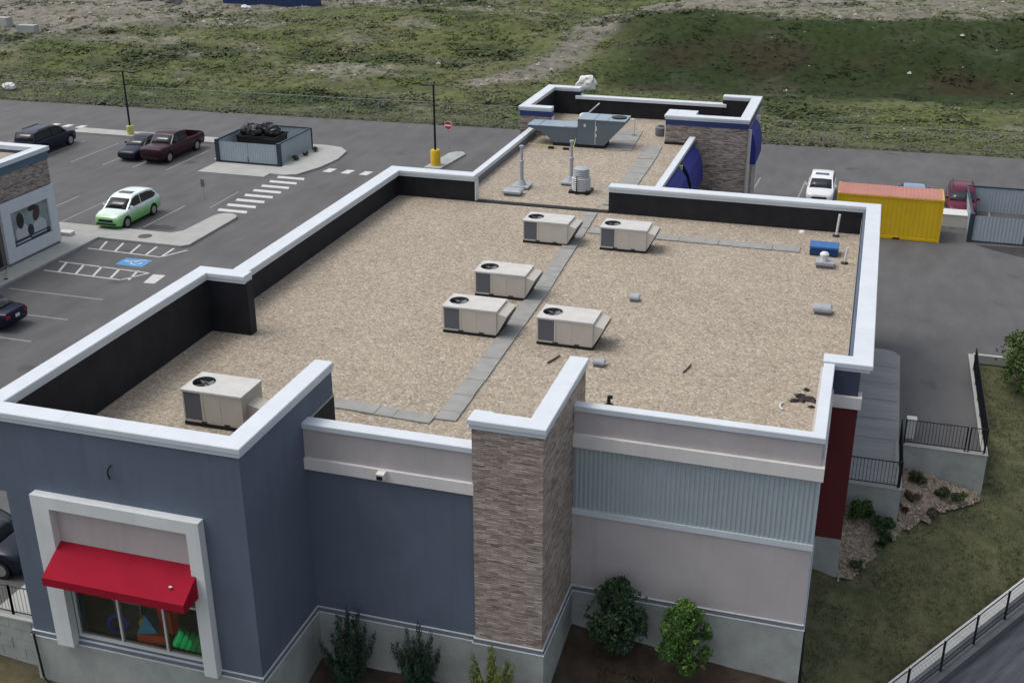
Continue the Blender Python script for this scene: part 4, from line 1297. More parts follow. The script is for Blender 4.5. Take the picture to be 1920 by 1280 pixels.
# dish / upblast fan behind it
t = thing('exhaust_fan', 'pale upblast exhaust fan with a tilted cover behind the blue-grey air handler', 'exhaust fan', (-17.7, 46.4, RF + .02))
m = MB().box(-.35, .35, -.35, .35, 0, .5); m.build('curb', GALV, t)
m = MB().lathe(0, 0, [(.3, .5), (.42, .75), (.42, 1.0), (.3, 1.1)], 18); m.build('housing', PVC, t, 40)
m = MB().extrude([(.05, -.35, 1.1), (.75, -.35, 1.75), (.80, -.35, 1.70), (.15, -.35, 1.08)], (0, .7, 0)); m.build('tilted_cover', PVC, t)

t = thing('pipe_frame', 'white gas pipe bent down to the gravel right of the blue-grey air handler', 'pipe', (-14.55, 45.4, RF + .02))
m = MB(); m.tube((-1.4, .6, 1.0), (.0, .6, 1.0), .05); m.tube((0, .6, 1.05), (0, .6, 0), .05); m.build('pipe', PVC, t, 40)
m = MB().box(-.12, .12, .5, .7, 0, .06); m.build('pipe_foot', DARK, t)

t = thing('yellow_gas_line', 'thin yellow gas line on black blocks in front of the air handler', 'gas pipe', (-18.0, 41.6, RF + .02))
m = MB(); m.tube((-2.1, .3, .14), (-.9, .1, .14), .022, n=6); m.tube((-.9, .1, .14), (.75, -.05, .14), .022, n=6); m.tube((.75, -.05, .14), (.75, .5, .55), .022, n=6)
m.build('pipe', YELPALE, t)
for x in (-.6, .3):
    MB().box(x - .16, x + .16, -.1, .12, 0, .12).build('support_block', DARK, t)

t = thing('condenser', 'dark round condenser beside the right stone pylon of the rear wing', 'condenser', (-13.0, 46.6, RF + .02))
MB().lathe(0, 0, [(.34, 0), (.36, .08), (.36, .5), (.3, .56), (.1, .58)], 18).build('housing', FLASH, t, 40)
MB().lathe(0, 0, [(.2, .585), (.2, .60)], 14).build('fan_grille', DARK, t)

# flues, drum, vent boxes
def flue(x, y, lab, h):
    t = thing('vent_flue', lab, 'flue', (x, y, RF + .02), 0, 'galvanised flues on the rear wing')
    MB().box(-.42, .42, -.42, .42, 0, .08).build('curb', FLASH, t)
    MB().box(-.46, .46, -.46, .46, .08, .16).build('base_plate', GALV, t)
    MB().lathe(0, 0, [(.26, .16), (.13, .42)], 16).build('flashing_cone', GALV, t, 40)
    MB().lathe(0, 0, [(.10, .42), (.10, 1.30), (.13, 1.31), (.13, 1.42), (.07, 1.44), (.07, h - .12)], 14).build('pipe', GALV, t, 40)
    MB().lathe(0, 0, [(.12, h - .12), (.12, h - .03), (.05, h)], 14).build('rain_cap', GALV, t, 40)
flue(-17.9, 33.2, 'left galvanised flue pipe on a square base near the white parapet end', 2.25)
flue(-15.6, 34.6, 'right galvanised flue pipe rising behind the ribbed drum vent', 2.35)
t = thing('drum_vent', 'ribbed grey two-tier drum vent with a dark base on the rear wing', 'vent', (-14.75, 33.35, RF + .02))
MB().box(-.55, .55, -.5, .5, 0, .12).build('roof_curb', DARK, t)
m = MB()
pr = [(.48, .12)]
for i in range(6): pr += [(.5, .15 + i * .1), (.46, .2 + i * .1)]
m.lathe(0, 0, pr + [(.5, .74), (.4, .78)], 22); m.build('lower_drum', mat('drum_grey', (.42, .43, .44), .6, .05), t, 30)
pr = [(.40, .781)]
for i in range(4): pr += [(.42, .82 + i * .1), (.385, .87 + i * .1)]
m = MB(); m.lathe(0, 0, pr + [(.42, 1.22), (.36, 1.26), (.1, 1.29)], 22); m.build('upper_drum', GALV, t, 30)
m = MB()
for x in (-.1, .42): m.tube((x, -.56, 0), (x, -.54, .95 if x < 0 else .25), .03, n=6); m.box(x - .07, x + .07, -.63, -.49, 0, .05)
m.build('strut', DARK, t)

def ventbox(x, y, wx_, wy, h, lab, z=RF, cat='roof vent'):
    t = thing('roof_vent', lab, cat, (x, y, z), 0, 'low grey roof vents')
    MB().box(-wx_ * .42, wx_ * .42, -wy * .42, wy * .42, 0, h * .45).build('vent_curb', FLASH, t)
    m = MB()
    for k, (s, zz) in enumerate(((1, h * .45), (1, h * .8), (.86, h))):
        pass
    q = lambda s, zz: [(-wx_ / 2 * s, -wy / 2 * s, zz), (wx_ / 2 * s, -wy / 2 * s, zz), (wx_ / 2 * s, wy / 2 * s, zz), (-wx_ / 2 * s, wy / 2 * s, zz)]
    a, b_, c = q(1, h * .46), q(1, h * .8), q(.84, h)
    m.face(a[::-1]); m.face(c)
    for k in range(4):
        j = (k + 1) % 4
        m.face([a[k], a[j], b_[j], b_[k]]); m.face([b_[k], b_[j], c[j], c[k]])
    m.build('vent_cover', GALV, t)
    return t
ventbox(-17.95, 31.85, .95, .75, .30, 'flat grey vent box at the near left corner of the rear wing', RF + .02)
ventbox(-1.88, 19.85, .70, .55, .32, 'grey box vent standing alone close to the right parapet')
ventbox(-9.04, 19.1, .38, .42, .24, 'small dark grey vent in the open gravel right of the walkway')
ventbox(-9.0, 12.7, .42, .34, .22, 'small grey vent just behind the stone pillar cap')
t = thing('roof_vent', 'pale grey gooseneck vent in front of the blue crate', 'roof vent', (-2.1, 25.3, RF), 0, 'low grey roof vents')
MB().box(-.34, .34, -.3, .3, 0, .14).build('vent_curb', FLASH, t)
MB().box(-.38, .38, -.34, .34, .14, .26).build('vent_cover', GALV, t)
MB().lathe(-.05, 0, [(.15, .26), (.15, .46), (.19, .48), (.19, .56), (.13, .63), (.04, .66)], 16).build('vent_cap', PVC, t, 40)
t = thing('blue_crate', 'blue plastic crate lying on the gravel near the far right roof corner', 'crate', (-2.22, 27.0, RF))
MB().box(-.60, .60, -.40, .40, .05, .34).build('crate_body', mat('dark_blue_plastic', (.012, .045, .15), .5), t)
MB().box(-.62, .62, -.42, .42, .34, .42).build('crate_lid', BLUEB, t)
MB().box(-.56, -.4, -.38, .38, 0, .05).box(.4, .56, -.38, .38, 0, .05).build('runner', DARK, t)
def stack(x, y, h, lab):
    t = thing('vent_pipe', lab, 'pipe', (x, y, RF), 0, 'white plumbing vent pipes')
    MB().tube((0, 0, 0), (.06, 0, h), .055, n=10).build('pipe', PVC, t, 40)
    MB().lathe(0, 0, [(.17, 0), (.15, .05), (.08, .09)], 12).build('pipe_boot', DARK, t, 40)
stack(-1.82, 29.6, 1.05, 'taller white vent pipe at the back right corner of the roof')
stack(-1.30, 25.9, .72, 'shorter white vent pipe beside the gooseneck vent')
t = thing('black_vent', 'short black vent stub behind the mauve front parapet', 'vent', (-8.0, 9.75, RF))
MB().lathe(0, 0, [(.19, 0), (.15, .05), (.06, .08), (.06, .34)], 12).build('pipe', TRIMB, t, 40)
MB().box(-.02, .12, -.04, .04, .27, .37).build('elbow', TRIMB, t)
def scrap(name, lab, cat, pts, r, m, group=None):
    mb = MB()
    for a, b_ in zip(pts, pts[1:]):
        mb.tube((*a, 0.03), (*b_, 0.05), r, r * .8, n=6)
    o = mb.build(name, m)
    o.location = (0, 0, RF)
    return tag(o, lab, cat, group)
random.seed(21)
mb = MB()
for (x, y, r) in ((-2.15, 12.25, .22), (-1.9, 12.1, .30), (-1.7, 11.95, .2), (-2.3, 11.8, .17), (-2.05, 11.85, .13), (-1.75, 11.5, .12), (-2.0, 12.75, .12)):
    i = len(mb.v); n = 9
    mb.v += [(x, y, .10)] + [(x + r * random.uniform(.6, 1.3) * math.cos(k / n * 6.283), y + r * random.uniform(.5, 1.1) * math.sin(k / n * 6.283), random.uniform(-.01, .04)) for k in range(n)]
    for k in range(n): mb.f.append((i, i + 1 + k, i + 1 + (k + 1) % n)); mb.m.append(0)
o = mb.build('tar_scraps', mat('tar_black', (.018, .013, .011), .6, .3, 6)); o.location = (0, 0, RF)
tag(o, 'torn black roofing scraps piled beside the low right parapet', 'scraps', None, 'stuff')
scrap('white_tube', 'short curved white tube next to the black roofing scraps', 'tube', [(-2.62, 11.55), (-2.72, 11.38), (-2.70, 11.15), (-2.6, 11.0)], .035, PVC)
scrap('dark_stick', 'dark stick lying on gravel in front of the lone right rooftop unit', 'stick', [(-10.75, 12.35), (-10.62, 12.65), (-10.50, 13.05)], .035, BARK)
scrap('thin_lath', 'thin dark lath lying in the gravel right of the stone pillar', 'stick', [(-6.1, 12.9), (-6.0, 13.3), (-5.95, 13.6)], .03, BARK)
mb = MB().lathe(0, 0, [(.16, 0), (.15, .05), (.1, .09)], 12)
o = mb.build('plastic_disc', PVC); o.location = (-3.35, 29.75, RF); tag(o, 'small white plastic cap at the foot of the back black parapet', 'cap')

# ================================================================== VEHICLES
def apply_bool(o, cutters):
    for c in cutters:
        md = o.modifiers.new('b', 'BOOLEAN'); md.operation = 'DIFFERENCE'; md.solver = 'EXACT'; md.object = c
    dg = bpy.context.evaluated_depsgraph_get(); dg.update()
    me = bpy.data.meshes.new_from_object(o.evaluated_get(dg))
    o.modifiers.clear(); o.data = me
    for c in cutters:
        bpy.data.objects.remove(c, do_unlink=True)

def body_mesh(L, W, st):
    """loft: stations (t, zbot, zshoulder, half width factor); nose at -y"""
    mb = MB(); N = 16
    for (t, zb, zt, k) in st:
        y = -L / 2 + t * L; hw = W / 2 * k
        zm = zb + (zt - zb) * .45
        half = [(0, zb), (hw * .80, zb), (hw * .95, zb + .06), (hw, zm), (hw * .985, zt - .16), (hw * .94, zt - .05), (hw * .84, zt), (hw * .45, zt + .022), (0, zt + .03)]
        ring = half + [(-x, z) for x, z in half[-2:0:-1]]
        N = len(ring)
        mb.v += [(x, y, z) for x, z in ring]
    for s in range(len(st) - 1):
        for k in range(N):
            j = (k + 1) % N
            mb.f.append((s * N + k, s * N + j, (s + 1) * N + j, (s + 1) * N + k)); mb.m.append(0)
    mb.f.append(tuple(range(N))); mb.m.append(0)
    e = (len(st) - 1) * N
    mb.f.append(tuple(e + k for k in reversed(range(N)))); mb.m.append(0)
    return mb

SHAPES = {
 'suv': dict(H=1.68, st=[(0, .42, .66, .66), (.012, .30, .80, .80), (.05, .22, .90, .92), (.14, .20, .99, .985), (.25, .20, 1.05, 1), (.5, .20, 1.07, 1), (.8, .21, 1.08, 1), (.93, .25, 1.08, .97), (.985, .32, 1.04, .9), (1, .40, .92, .82)],
             cab=[(.22, 1.00), (.385, 1.57), (.46, 1.67), (.60, 1.69), (.76, 1.66), (.87, 1.56), (.965, 1.06)], ws=(0, 1), rw=(5, 6), side=[(.275, 1.08), (.395, 1.51), (.48, 1.59), (.72, 1.575), (.83, 1.48), (.895, 1.24), (.84, 1.10)], roof=.76),
 'sedan': dict(H=1.45, st=[(0, .40, .60, .66), (.012, .28, .70, .80), (.05, .20, .78, .91), (.15, .18, .87, .98), (.27, .18, .94, 1), (.5, .18, .96, 1), (.78, .19, .99, 1), (.92, .24, 1.0, .96), (.985, .32, .97, .88), (1, .42, .86, .80)],
             cab=[(.27, .92), (.43, 1.36), (.50, 1.44), (.60, 1.45), (.70, 1.40), (.86, 1.0)], ws=(0, 1), rw=(4, 5), side=[(.315, .99), (.43, 1.32), (.50, 1.38), (.62, 1.385), (.70, 1.33), (.80, 1.06), (.78, 1.01)], roof=.72),
 'pickup': dict(H=1.92, st=[(0, .50, .90, .80), (.01, .38, 1.10, .88), (.04, .34, 1.18, .95), (.14, .33, 1.22, .985), (.25, .33, 1.25, 1), (.5, .33, 1.26, 1), (.61, .33, 1.26, 1), (.80, .33, 1.26, 1), (.97, .36, 1.26, .98), (1, .42, 1.22, .95)],
             cab=[(.245, 1.22), (.345, 1.80), (.40, 1.91), (.50, 1.93), (.57, 1.90), (.605, 1.80), (.625, 1.24)], ws=(0, 1), rw=(5, 6), side=[(.285, 1.30), (.355, 1.74), (.41, 1.82), (.55, 1.82), (.595, 1.74), (.60, 1.34), (.59, 1.30)], roof=.80),
 'bigsuv': dict(H=1.86, st=[(0, .46, .84, .74), (.012, .34, .98, .86), (.05, .26, 1.06, .95), (.14, .24, 1.13, .985), (.25, .24, 1.18, 1), (.5, .24, 1.19, 1), (.8, .25, 1.19, 1), (.95, .28, 1.19, .98), (.99, .36, 1.16, .93), (1, .44, 1.06, .88)],
             cab=[(.23, 1.16), (.37, 1.74), (.44, 1.85), (.6, 1.87), (.82, 1.85), (.93, 1.79), (.985, 1.18)], ws=(0, 1), rw=(5, 6), side=[(.28, 1.24), (.385, 1.70), (.46, 1.77), (.80, 1.77), (.92, 1.70), (.945, 1.30), (.92, 1.25)], roof=.80),
}

def make_car(name, label, cat, kind, L, W, paint, loc, rz, group=None, sunroof=False, lens=True):
    S_ = SHAPES[kind]; t = thing(name, label, cat, loc, rz, group)
    wr_, ww = (.345, .24) if kind != 'pickup' and kind != 'bigsuv' else (.40, .27)
    fa, ra = (.185, .79) if kind != 'pickup' else (.165, .80)
    yf, yr = -L / 2 + fa * L, -L / 2 + ra * L
    body = body_mesh(L, W, S_['st']).build('body', paint, t, 38)
    cut = []
    for y in (yf, yr):
        c = MB().tube((-W, y, wr_), (W, y, wr_), wr_ + .075, n=28).build('cutter', TRIMB)
        c.parent = t; cut.append(c)
    if kind == 'pickup':
        c = MB().box(-W / 2 + .10, W / 2 - .10, -L / 2 + .64 * L, L / 2 - .09, .80, 1.6).build('cutter', TRIMB); c.parent = t; cut.append(c)
    bpy.context.view_layer.update()
    apply_bool(body, cut)
    body.data.polygons.foreach_set('use_smooth', [True] * len(body.data.polygons)); body.data.set_sharp_from_angle(angle=math.radians(38))
    # inner arch liners and floor
    MB().box(-W / 2 + .26, W / 2 - .26, -L / 2 + .06 * L, L / 2 - .06 * L, .22, .72).build('underbody', TRIMB, t)
    # cabin
    cabp = S_['cab']; zb, zt = cabp[0][1], max(z for _, z in cabp)
    def hw(z):
        k = max(0, min(1, (z - zb) / (zt - zb))); return W / 2 * (.90 + (S_['roof'] - .90) * k)
    cb = MB(); n = len(cabp)
    for tt, z in cabp:
        y = -L / 2 + tt * L; h = hw(z)
        up_ = .03 if z > zb + .3 else 0
        cb.v += [(-h, y, z), (-h * .5, y, z + up_ * .8), (0, y, z + up_), (h * .5, y, z + up_ * .8), (h, y, z)]
    for k in range(n - 1):
        for q in range(4):
            cb.f.append((k * 5 + q, k * 5 + q + 1, (k + 1) * 5 + q + 1, (k + 1) * 5 + q)); cb.m.append(0)
    cb.f.append(tuple(k * 5 for k in range(n))); cb.m.append(0)
    cb.f.append(tuple(k * 5 + 4 for k in reversed(range(n)))); cb.m.append(0)
    cb.f.append(tuple(range(5))[::-1] + tuple((n - 1) * 5 + q for q in range(5))); cb.m.append(0)
    cabin = cb.build('cabin', paint, t, 38)
    bm = bmesh.new(); bm.from_mesh(cabin.data)
    ed = [e for e in bm.edges if len(e.link_faces) == 2 and e.calc_face_angle() > .6 and min(v.co.z for v in e.verts) > zb + .02]
    bmesh.ops.bevel(bm, geom=ed, offset=.05, segments=3, affect='EDGES', profile=.6)
    for f in bm.faces: f.smooth = True
    bm.to_mesh(cabin.data); bm.free(); cabin.data.set_sharp_from_angle(angle=math.radians(45))
    def glasspanel(name, a, b_, ins=.12):
        (t0, z0), (t1, z1) = cabp[a], cabp[b_]
        y0, y1 = -L / 2 + t0 * L, -L / 2 + t1 * L
        d = Vector((0, y1 - y0, z1 - z0)); nn = Vector((0, -d.z, d.y)).normalized() if a < 2 else Vector((0, -d.z, d.y)).normalized()
        if nn.z < 0: nn = -nn
        f0, f1 = (.08, .92)
        p0 = Vector((0, y0, z0)) + d * f0 + nn * .012; p1 = Vector((0, y0, z0)) + d * f1 + nn * .012
        h0, h1 = hw(p0.z) * .89, hw(p1.z) * .89
        mb = MB(); cr = nn * .03
        rows = []
        for p, h in ((p0, h0), (p1, h1)):
            rows.append([p + Vector((-h, 0, 0)), p + Vector((-h * .5, 0, 0)) + cr * .75, p + cr, p + Vector((h * .5, 0, 0)) + cr * .75, p + Vector((h, 0, 0))])
        for q in range(4):
            mb.face([rows[0][q], rows[0][q + 1], rows[1][q + 1], rows[1][q]])
        g = mb.build(name, CGLASS, t, 60, weld=True)
        sol = g.modifiers.new('s', 'SOLIDIFY'); sol.thickness = .012; sol.offset = -1
        return g
    glasspanel('windscreen', *S_['ws'])
    glasspanel('rear_window', *S_['rw'])
    for s in (-1, 1):
        P = S_['side']; tm = (P[0][0] + P[-1][0]) / 2 - .01
        mb = MB()
        def panel(pts):
            pp = []
            for tt, z in pts:
                pp.append(Vector((s * (hw(z) + .006), -L / 2 + tt * L, z)))
            if len(pp) > 2:
                mb.extrude(pp, (s * .012, 0, 0))
        # split at the pillar
        def clip(pts, lim, keep_less):
            out = []
            for i in range(len(pts)):
                a, b_ = pts[i], pts[(i + 1) % len(pts)]
                ia = (a[0] <= lim) == keep_less; ib = (b_[0] <= lim) == keep_less
                if ia: out.append(a)
                if ia != ib:
                    u = (lim - a[0]) / (b_[0] - a[0]); out.append((lim, a[1] + (b_[1] - a[1]) * u))
            return out
        panel(clip(P, tm - .008, True)); panel(clip(P, tm + .010, False))
        mb.build('side_window', CGLASS, t)
        mb = MB()
        ym = -L / 2 + (P[0][0] + .02) * L; z0 = P[0][1] - .02
        mb.extrude([(s * (hw(zb) - .02), ym, z0), (s * (hw(zb) + .19), ym - .02, z0 + .04), (s * (hw(zb) + .20), ym - .02, z0 + .15), (s * (hw(zb) + .05), ym, z0 + .15)], (0, .09, 0))
        mb.build('mirror', paint, t)
        mb = MB(); yh = -L / 2 + .055 * L; zl = S_['st'][2][2]
        k = .70 * W / 2
        mb.extrude([(s * (k - .17), -L / 2 + .012 * L, zl - .19), (s * (k + .12), -L / 2 + .045 * L, zl - .17), (s * (k + .15), -L / 2 + .075 * L, zl - .06), (s * (k - .16), -L / 2 + .035 * L, zl - .09)], (0, -.035, .03))
        mb.build('headlight', LAMP, t)
        mb = MB(); zr_ = S_['st'][-2][2]
        mb.box(min(s * .56 * W / 2, s * .84 * W / 2), max(s * .56 * W / 2, s * .84 * W / 2), L / 2 - .05 * L, L / 2 + .004, zr_ - .28, zr_ - .11)
        mb.build('tail_light', TAIL, t)
        for y in (yf, yr):
            wv = MB(); x0 = s * (W / 2 - .02); x1 = s * (W / 2 - ww)
            wv.tube((x0, y, wr_), (x1, y, wr_), wr_, n=26)
            wh = wv.build('wheel', TYRE, t, 40)
            rv = MB()
            rv.tube((x0 + s * .002, y, wr_), (x0 - s * .03, y, wr_), wr_ * .66, wr_ * .62, n=20)
            rv.build('rim', RIM, wh, 40)
    g = MB().box(-W * .26, W * .26, -L / 2 - .012, -L / 2 + .05, S_['st'][1][2] - .24, S_['st'][1][2] - .10)
    g.build('grille', TRIMB, t)
    g = MB().box(-W * .36, W * .36, -L / 2 - .008, -L / 2 + .1, S_['st'][0][1] - .05, S_['st'][0][1] + .05)
    g.build('lower_grille', TRIMB, t)
    MB().box(-.15, .15, L / 2 + .004, L / 2 + .02, .62, .78).build('licence_plate', PLATE, t)
    if sunroof:
        zz = zt + .028
        MB().box(-.44, .44, -L / 2 + .47 * L, -L / 2 + .56 * L, zz - .02, zz + .012).build('sunroof', CGLASS, t)
    if kind in ('suv', 'bigsuv') and not sunroof:
        m = MB()
        for s in (-1, 1):
            m.box(s * hw(zt) * .86 - .02, s * hw(zt) * .86 + .02, -L / 2 + .45 * L, -L / 2 + .82 * L, zt + .02, zt + .06)
        m.build('roof_rail', TRIMB, t)
    return t

P_NAVY = mat('navy_car_paint', (.007, .010, .026), .3, .05, 2, coat=.08, spec=.2)
P_BLK = mat('black_car_paint', (.010, .011, .014), .25, .05, 2, coat=.08, spec=.2)
P_MAR = mat('maroon_car_paint', (.030, .006, .012), .3, .05, 2, coat=.1, spec=.2)
P_RED = mat('wine_red_car_paint', (.10, .008, .028), .3, .05, 2, coat=.1, spec=.2)
P_WHT = mat('white_car_paint', (.72, .73, .74), .3, .03, 2, coat=.7)
P_SKY = mat('light_blue_car_paint', (.17, .25, .36), .3, .05, 2, coat=.6)
P_CHAR = mat('charcoal_car_paint', (.010, .014, .026), .28, .05, 2, coat=.1, spec=.2)
PI = math.pi
make_car('parked_suv', 'white and lime green wrapped crossover parked beside the crossing island', 'car', 'suv', 4.75, 1.9, livery_mat(), (-44.75, 36.85, 0), 0, sunroof=True).scale = (1, 1, 1.05)
make_car('parked_suv', 'large dark blue-black estate car at the far left end of the parking row', 'car', 'bigsuv', 5.3, 2.0, P_NAVY, (-61.4, 50.8, 0), PI + .03)
make_car('parked_sedan', 'dark navy sedan parked beside the maroon pickup', 'car', 'sedan', 4.7, 1.82, P_NAVY, (-53.3, 51.5, 0), .02)
make_car('pickup_truck', 'maroon crew cab pickup parked next to the dumpster enclosure', 'pickup truck', 'pickup', 6.0, 2.02, P_MAR, (-51.0, 51.95, 0), .0)
make_car('parked_coupe', 'dark blue sedan with red tail lamps cut by the left edge of the photo', 'car', 'sedan', 4.6, 1.82, P_NAVY, (-42.05, 20.05, 0), PI * 1.5 + .02)
make_car('parked_suv', 'dark charcoal crossover partly hidden behind the tower at the lower left', 'car', 'suv', 4.6, 1.86, P_CHAR, (-27.75, 2.95, 0), PI / 2 + .04)
make_car('parked_suv', 'white crossover parked left of the yellow container', 'car', 'suv', 4.6, 1.86, P_WHT, (-3.45, 54.2, 0), .0, sunroof=True).scale = (.97, .97, .93)
make_car('parked_sedan', 'light blue car of which only the roof shows over the yellow container', 'car', 'sedan', 4.4, 1.80, P_SKY, (2.35, 54.1, 0), PI)
make_car('parked_suv', 'wine red crossover parked between the container and the right enclosure', 'car', 'suv', 4.6, 1.84, P_RED, (5.25, 53.4, 0), -.02)

# ------------------------------------------------------------------ shipping container
t = thing('shipping_container', 'yellow shipping container with a faded salmon roof', 'container', (.78, 47.66, 0))
Lc, Wc, Hc = 6.04, 2.44, 2.58
fr = MB()
for x in (-Lc / 2, Lc / 2 - .12):
    for y in (-Wc / 2, Wc / 2 - .12): fr.box(x, x + .12, y, y + .12, 0, Hc)
for y in (-Wc / 2, Wc / 2 - .1):
    fr.box(-Lc / 2 + .12, Lc / 2 - .12, y, y + .1, .02, .16); fr.box(-Lc / 2 + .12, Lc / 2 - .12, y, y + .1, Hc - .09, Hc - .01)
for x in (-Lc / 2, Lc / 2 - .1):
    fr.box(x, x + .1, -Wc / 2 + .12, Wc / 2 - .12, .02, .16); fr.box(x, x + .1, -Wc / 2 + .12, Wc / 2 - .12, Hc - .09, Hc - .01)
fr.build('container_frame', YELL, t)
def cpanel(p0, p1):
    m = corr(p0, p1, .16, Hc - .09, .26, .009, YELL, 'x'); return m
m = cpanel((-Lc / 2 + .12, -Wc / 2 + .045), (Lc / 2 - .12, -Wc / 2 + .045)); m.build('side_panel', YELL, t, fix=False)
m = cpanel((Lc / 2 - .12, Wc / 2 - .045), (-Lc / 2 + .12, Wc / 2 - .045)); m.build('side_panel', YELL, t, fix=False)
m = cpanel((Lc / 2 - .045, -Wc / 2 + .12), (Lc / 2 - .045, Wc / 2 - .12)); m.build('end_panel', YELL, t, fix=False)
m = cpanel((-Lc / 2 + .045, Wc / 2 - .12), (-Lc / 2 + .045, -Wc / 2 + .12)); m.build('end_panel', YELL, t, fix=False)
rf_ = MB(); x = -Lc / 2 + .02
while x < Lc / 2 - .1:
    rf_.box(x, min(x + .15, Lc / 2 - .02), -Wc / 2 + .02, Wc / 2 - .02, Hc - .03, Hc + .022)
    rf_.box(x + .15, min(x + .22, Lc / 2 - .02), -Wc / 2 + .02, Wc / 2 - .02, Hc - .03, Hc + .004)
    x += .22
rf_.build('container_roof', SALM, t)
MB().box(.4, .8, -Wc / 2 - .006, -Wc / 2 + .02, .03, .13).box(-1.6, -1.2, -Wc / 2 - .006, -Wc / 2 + .02, .03, .13).build('fork_pocket', DARK, t)
m = MB()
for x in (-Lc / 2 - .004, Lc / 2 - .17):
    for y in (-Wc / 2 - .004, Wc / 2 - .15): MB().box(x, x + .174, y, y + .154, Hc - .11, Hc + .026).build('corner_casting', YELL, t)

# ------------------------------------------------------------------ dumpster enclosures
def enclosure(lab, loc, Wx, Dy, h, gates=True):
    t = thing('dumpster_enclosure', lab, 'enclosure', loc, 0)
    def pan(p0, p1, nm, z0=.1, z1=h - .02, d=.02):
        # both faces
        a = corr(p0, p1, z0, z1, .20, d, ENCL, 'x'); b_ = corr(p1, p0, z0, z1, .20, d, ENCL, 'x')
        mb = MB(); mb.v = a.v + b_.v; k = len(a.v); mb.f = a.f + [tuple(i + k for i in f) for f in b_.f]; mb.m = [0] * len(mb.f)
        a0 = Vector(p0); a1 = Vector(p1); dd = (a1 - a0).normalized(); n_ = Vector((dd.y, -dd.x)) * .004
        return mb.build(nm, ENCL, t, fix=False)
    pan((0, Dy), (0, 0), 'side_panel'); pan((Wx, 0), (Wx, Dy), 'side_panel'); pan((Wx, Dy), (0, Dy), 'back_panel')
    g1 = pan((.16, -.02), (Wx / 2 - .01, -.02), 'gate', .12, h - .10); g2 = pan((Wx / 2 + .01, -.02), (Wx - .16, -.02), 'gate', .12, h - .10)
    for x in (0, Wx):
        MB().box(x - .13, x + .13, -.13, .13, 0, h + .03).build('corner_post', ENCLD, t)
        MB().box(x - .06, x + .06, Dy - .06, Dy + .06, 0, h).build('corner_post', ENCLD, t)
    r = MB().box(-.06, .06, .13, Dy - .06, h - .06, h + .02).box(Wx - .06, Wx + .06, .13, Dy - .06, h - .06, h + .02).box(.06, Wx - .06, Dy - .06, Dy + .06, h - .06, h + .02)
    r.build('top_rail', ENCLD, t)
    MB().box(.14, Wx - .14, -.06, .02, .04, .11).build('bottom_rail', ENCLD, t)
    MB().box(Wx / 2 - .05, Wx / 2 + .0, -.075, -.05, .06, .55).build('drop_bolt', DARK, t)
    return t
enclosure('grey slatted enclosure with black corner posts holding a full dumpster', (-46.75, 51.25, 0), 5.05, 5.3, 1.66)
enclosure('grey slatted enclosure with dark top rail at the right edge', (5.5, 47.25, 0), 6.0, 6.3, 1.72)
# dumpster and bags inside the left enclosure
t = thing('dumpster', 'black dumpster standing inside the left grey enclosure', 'dumpster', (-44.45, 53.9, 0))
db = MB()
q = [(-1.45, -.85), (1.45, -.85), (1.45, .85), (-1.45, .85)]
q2 = [(-1.6, -1.0), (1.6, -1.0), (1.6, 1.0), (-1.6, 1.0)]
for k in range(4):
    j = (k + 1) % 4
    db.face([(*q[k], .1), (*q[j], .1), (*q2[j], 1.45), (*q2[k], 1.62)])
db.face([(*p_, .1) for p_ in q[::-1]]); db.face([(*p_, 1.45) for p_ in q2])
db.build('bin', TRIMB, t)
MB().box(-1.66, 1.66, -1.06, -1.0, 1.54, 1.66).box(-1.66, 1.66, 1.0, 1.06, 1.54, 1.66).box(-1.66, -1.6, -1.0, 1.0, 1.54, 1.66).box(1.6, 1.66, -1.0, 1.0, 1.54, 1.66).build('rim', TRIMB, t)
BAG = mat('black_bag_plastic', (.013, .012, .014), .35, .2, 4)
random.seed(8)
for i, (x, y, r, lab) in enumerate(((-45.45, 54.1, .62, 'leftmost black rubbish bag on top of the dumpster'), (-44.75, 53.75, .58, 'second black rubbish bag from the left on the dumpster'), (-44.05, 54.4, .60, 'highest black rubbish bag at the back of the dumpster'), (-43.4, 54.0, .62, 'rightmost black rubbish bag on the dumpster'))):
    bm = bmesh.new(); bmesh.ops.create_icosphere(bm, subdivisions=3, radius=r)
    for v in bm.verts:
        nn = noise.fractal(v.co * 3 + Vector((i * 7, 0, 0)), 1, 2, 3)
        v.co *= 1 + .22 * nn; v.co.z *= .78
        if v.co.z > r * .6: v.co.z += .08
    me = bpy.data.meshes.new('rubbish_bag'); bm.to_mesh(me); bm.free(); me.materials.append(BAG)
    o = bpy.data.objects.new('rubbish_bag', me); COL.objects.link(o); o.location = (x - .1, y - .1, 1.5 + r * .55 + (.1 if i == 2 else 0))
    tag(o, lab, 'rubbish bag', 'black bags in the dumpster')
for i, (x, y, r) in enumerate(((-41.25, 52.4, .28), (-41.15, 53.6, .22), (-41.2, 54.9, .22))):
    pass

# low concrete barrier beside the container
t = thing('concrete_barrier', 'low pale concrete block between the yellow container and the right enclosure', 'barrier', (4.75, 50.2, 0))
MB().prism([(-.7, -.3), (.75, -.3), (.75, .9), (-.7, .9)], 0, .75).build('block', PVC, t)
MB().box(-.74, .79, -.34, .94, .75, .80).build('block_cap', PVC, t)

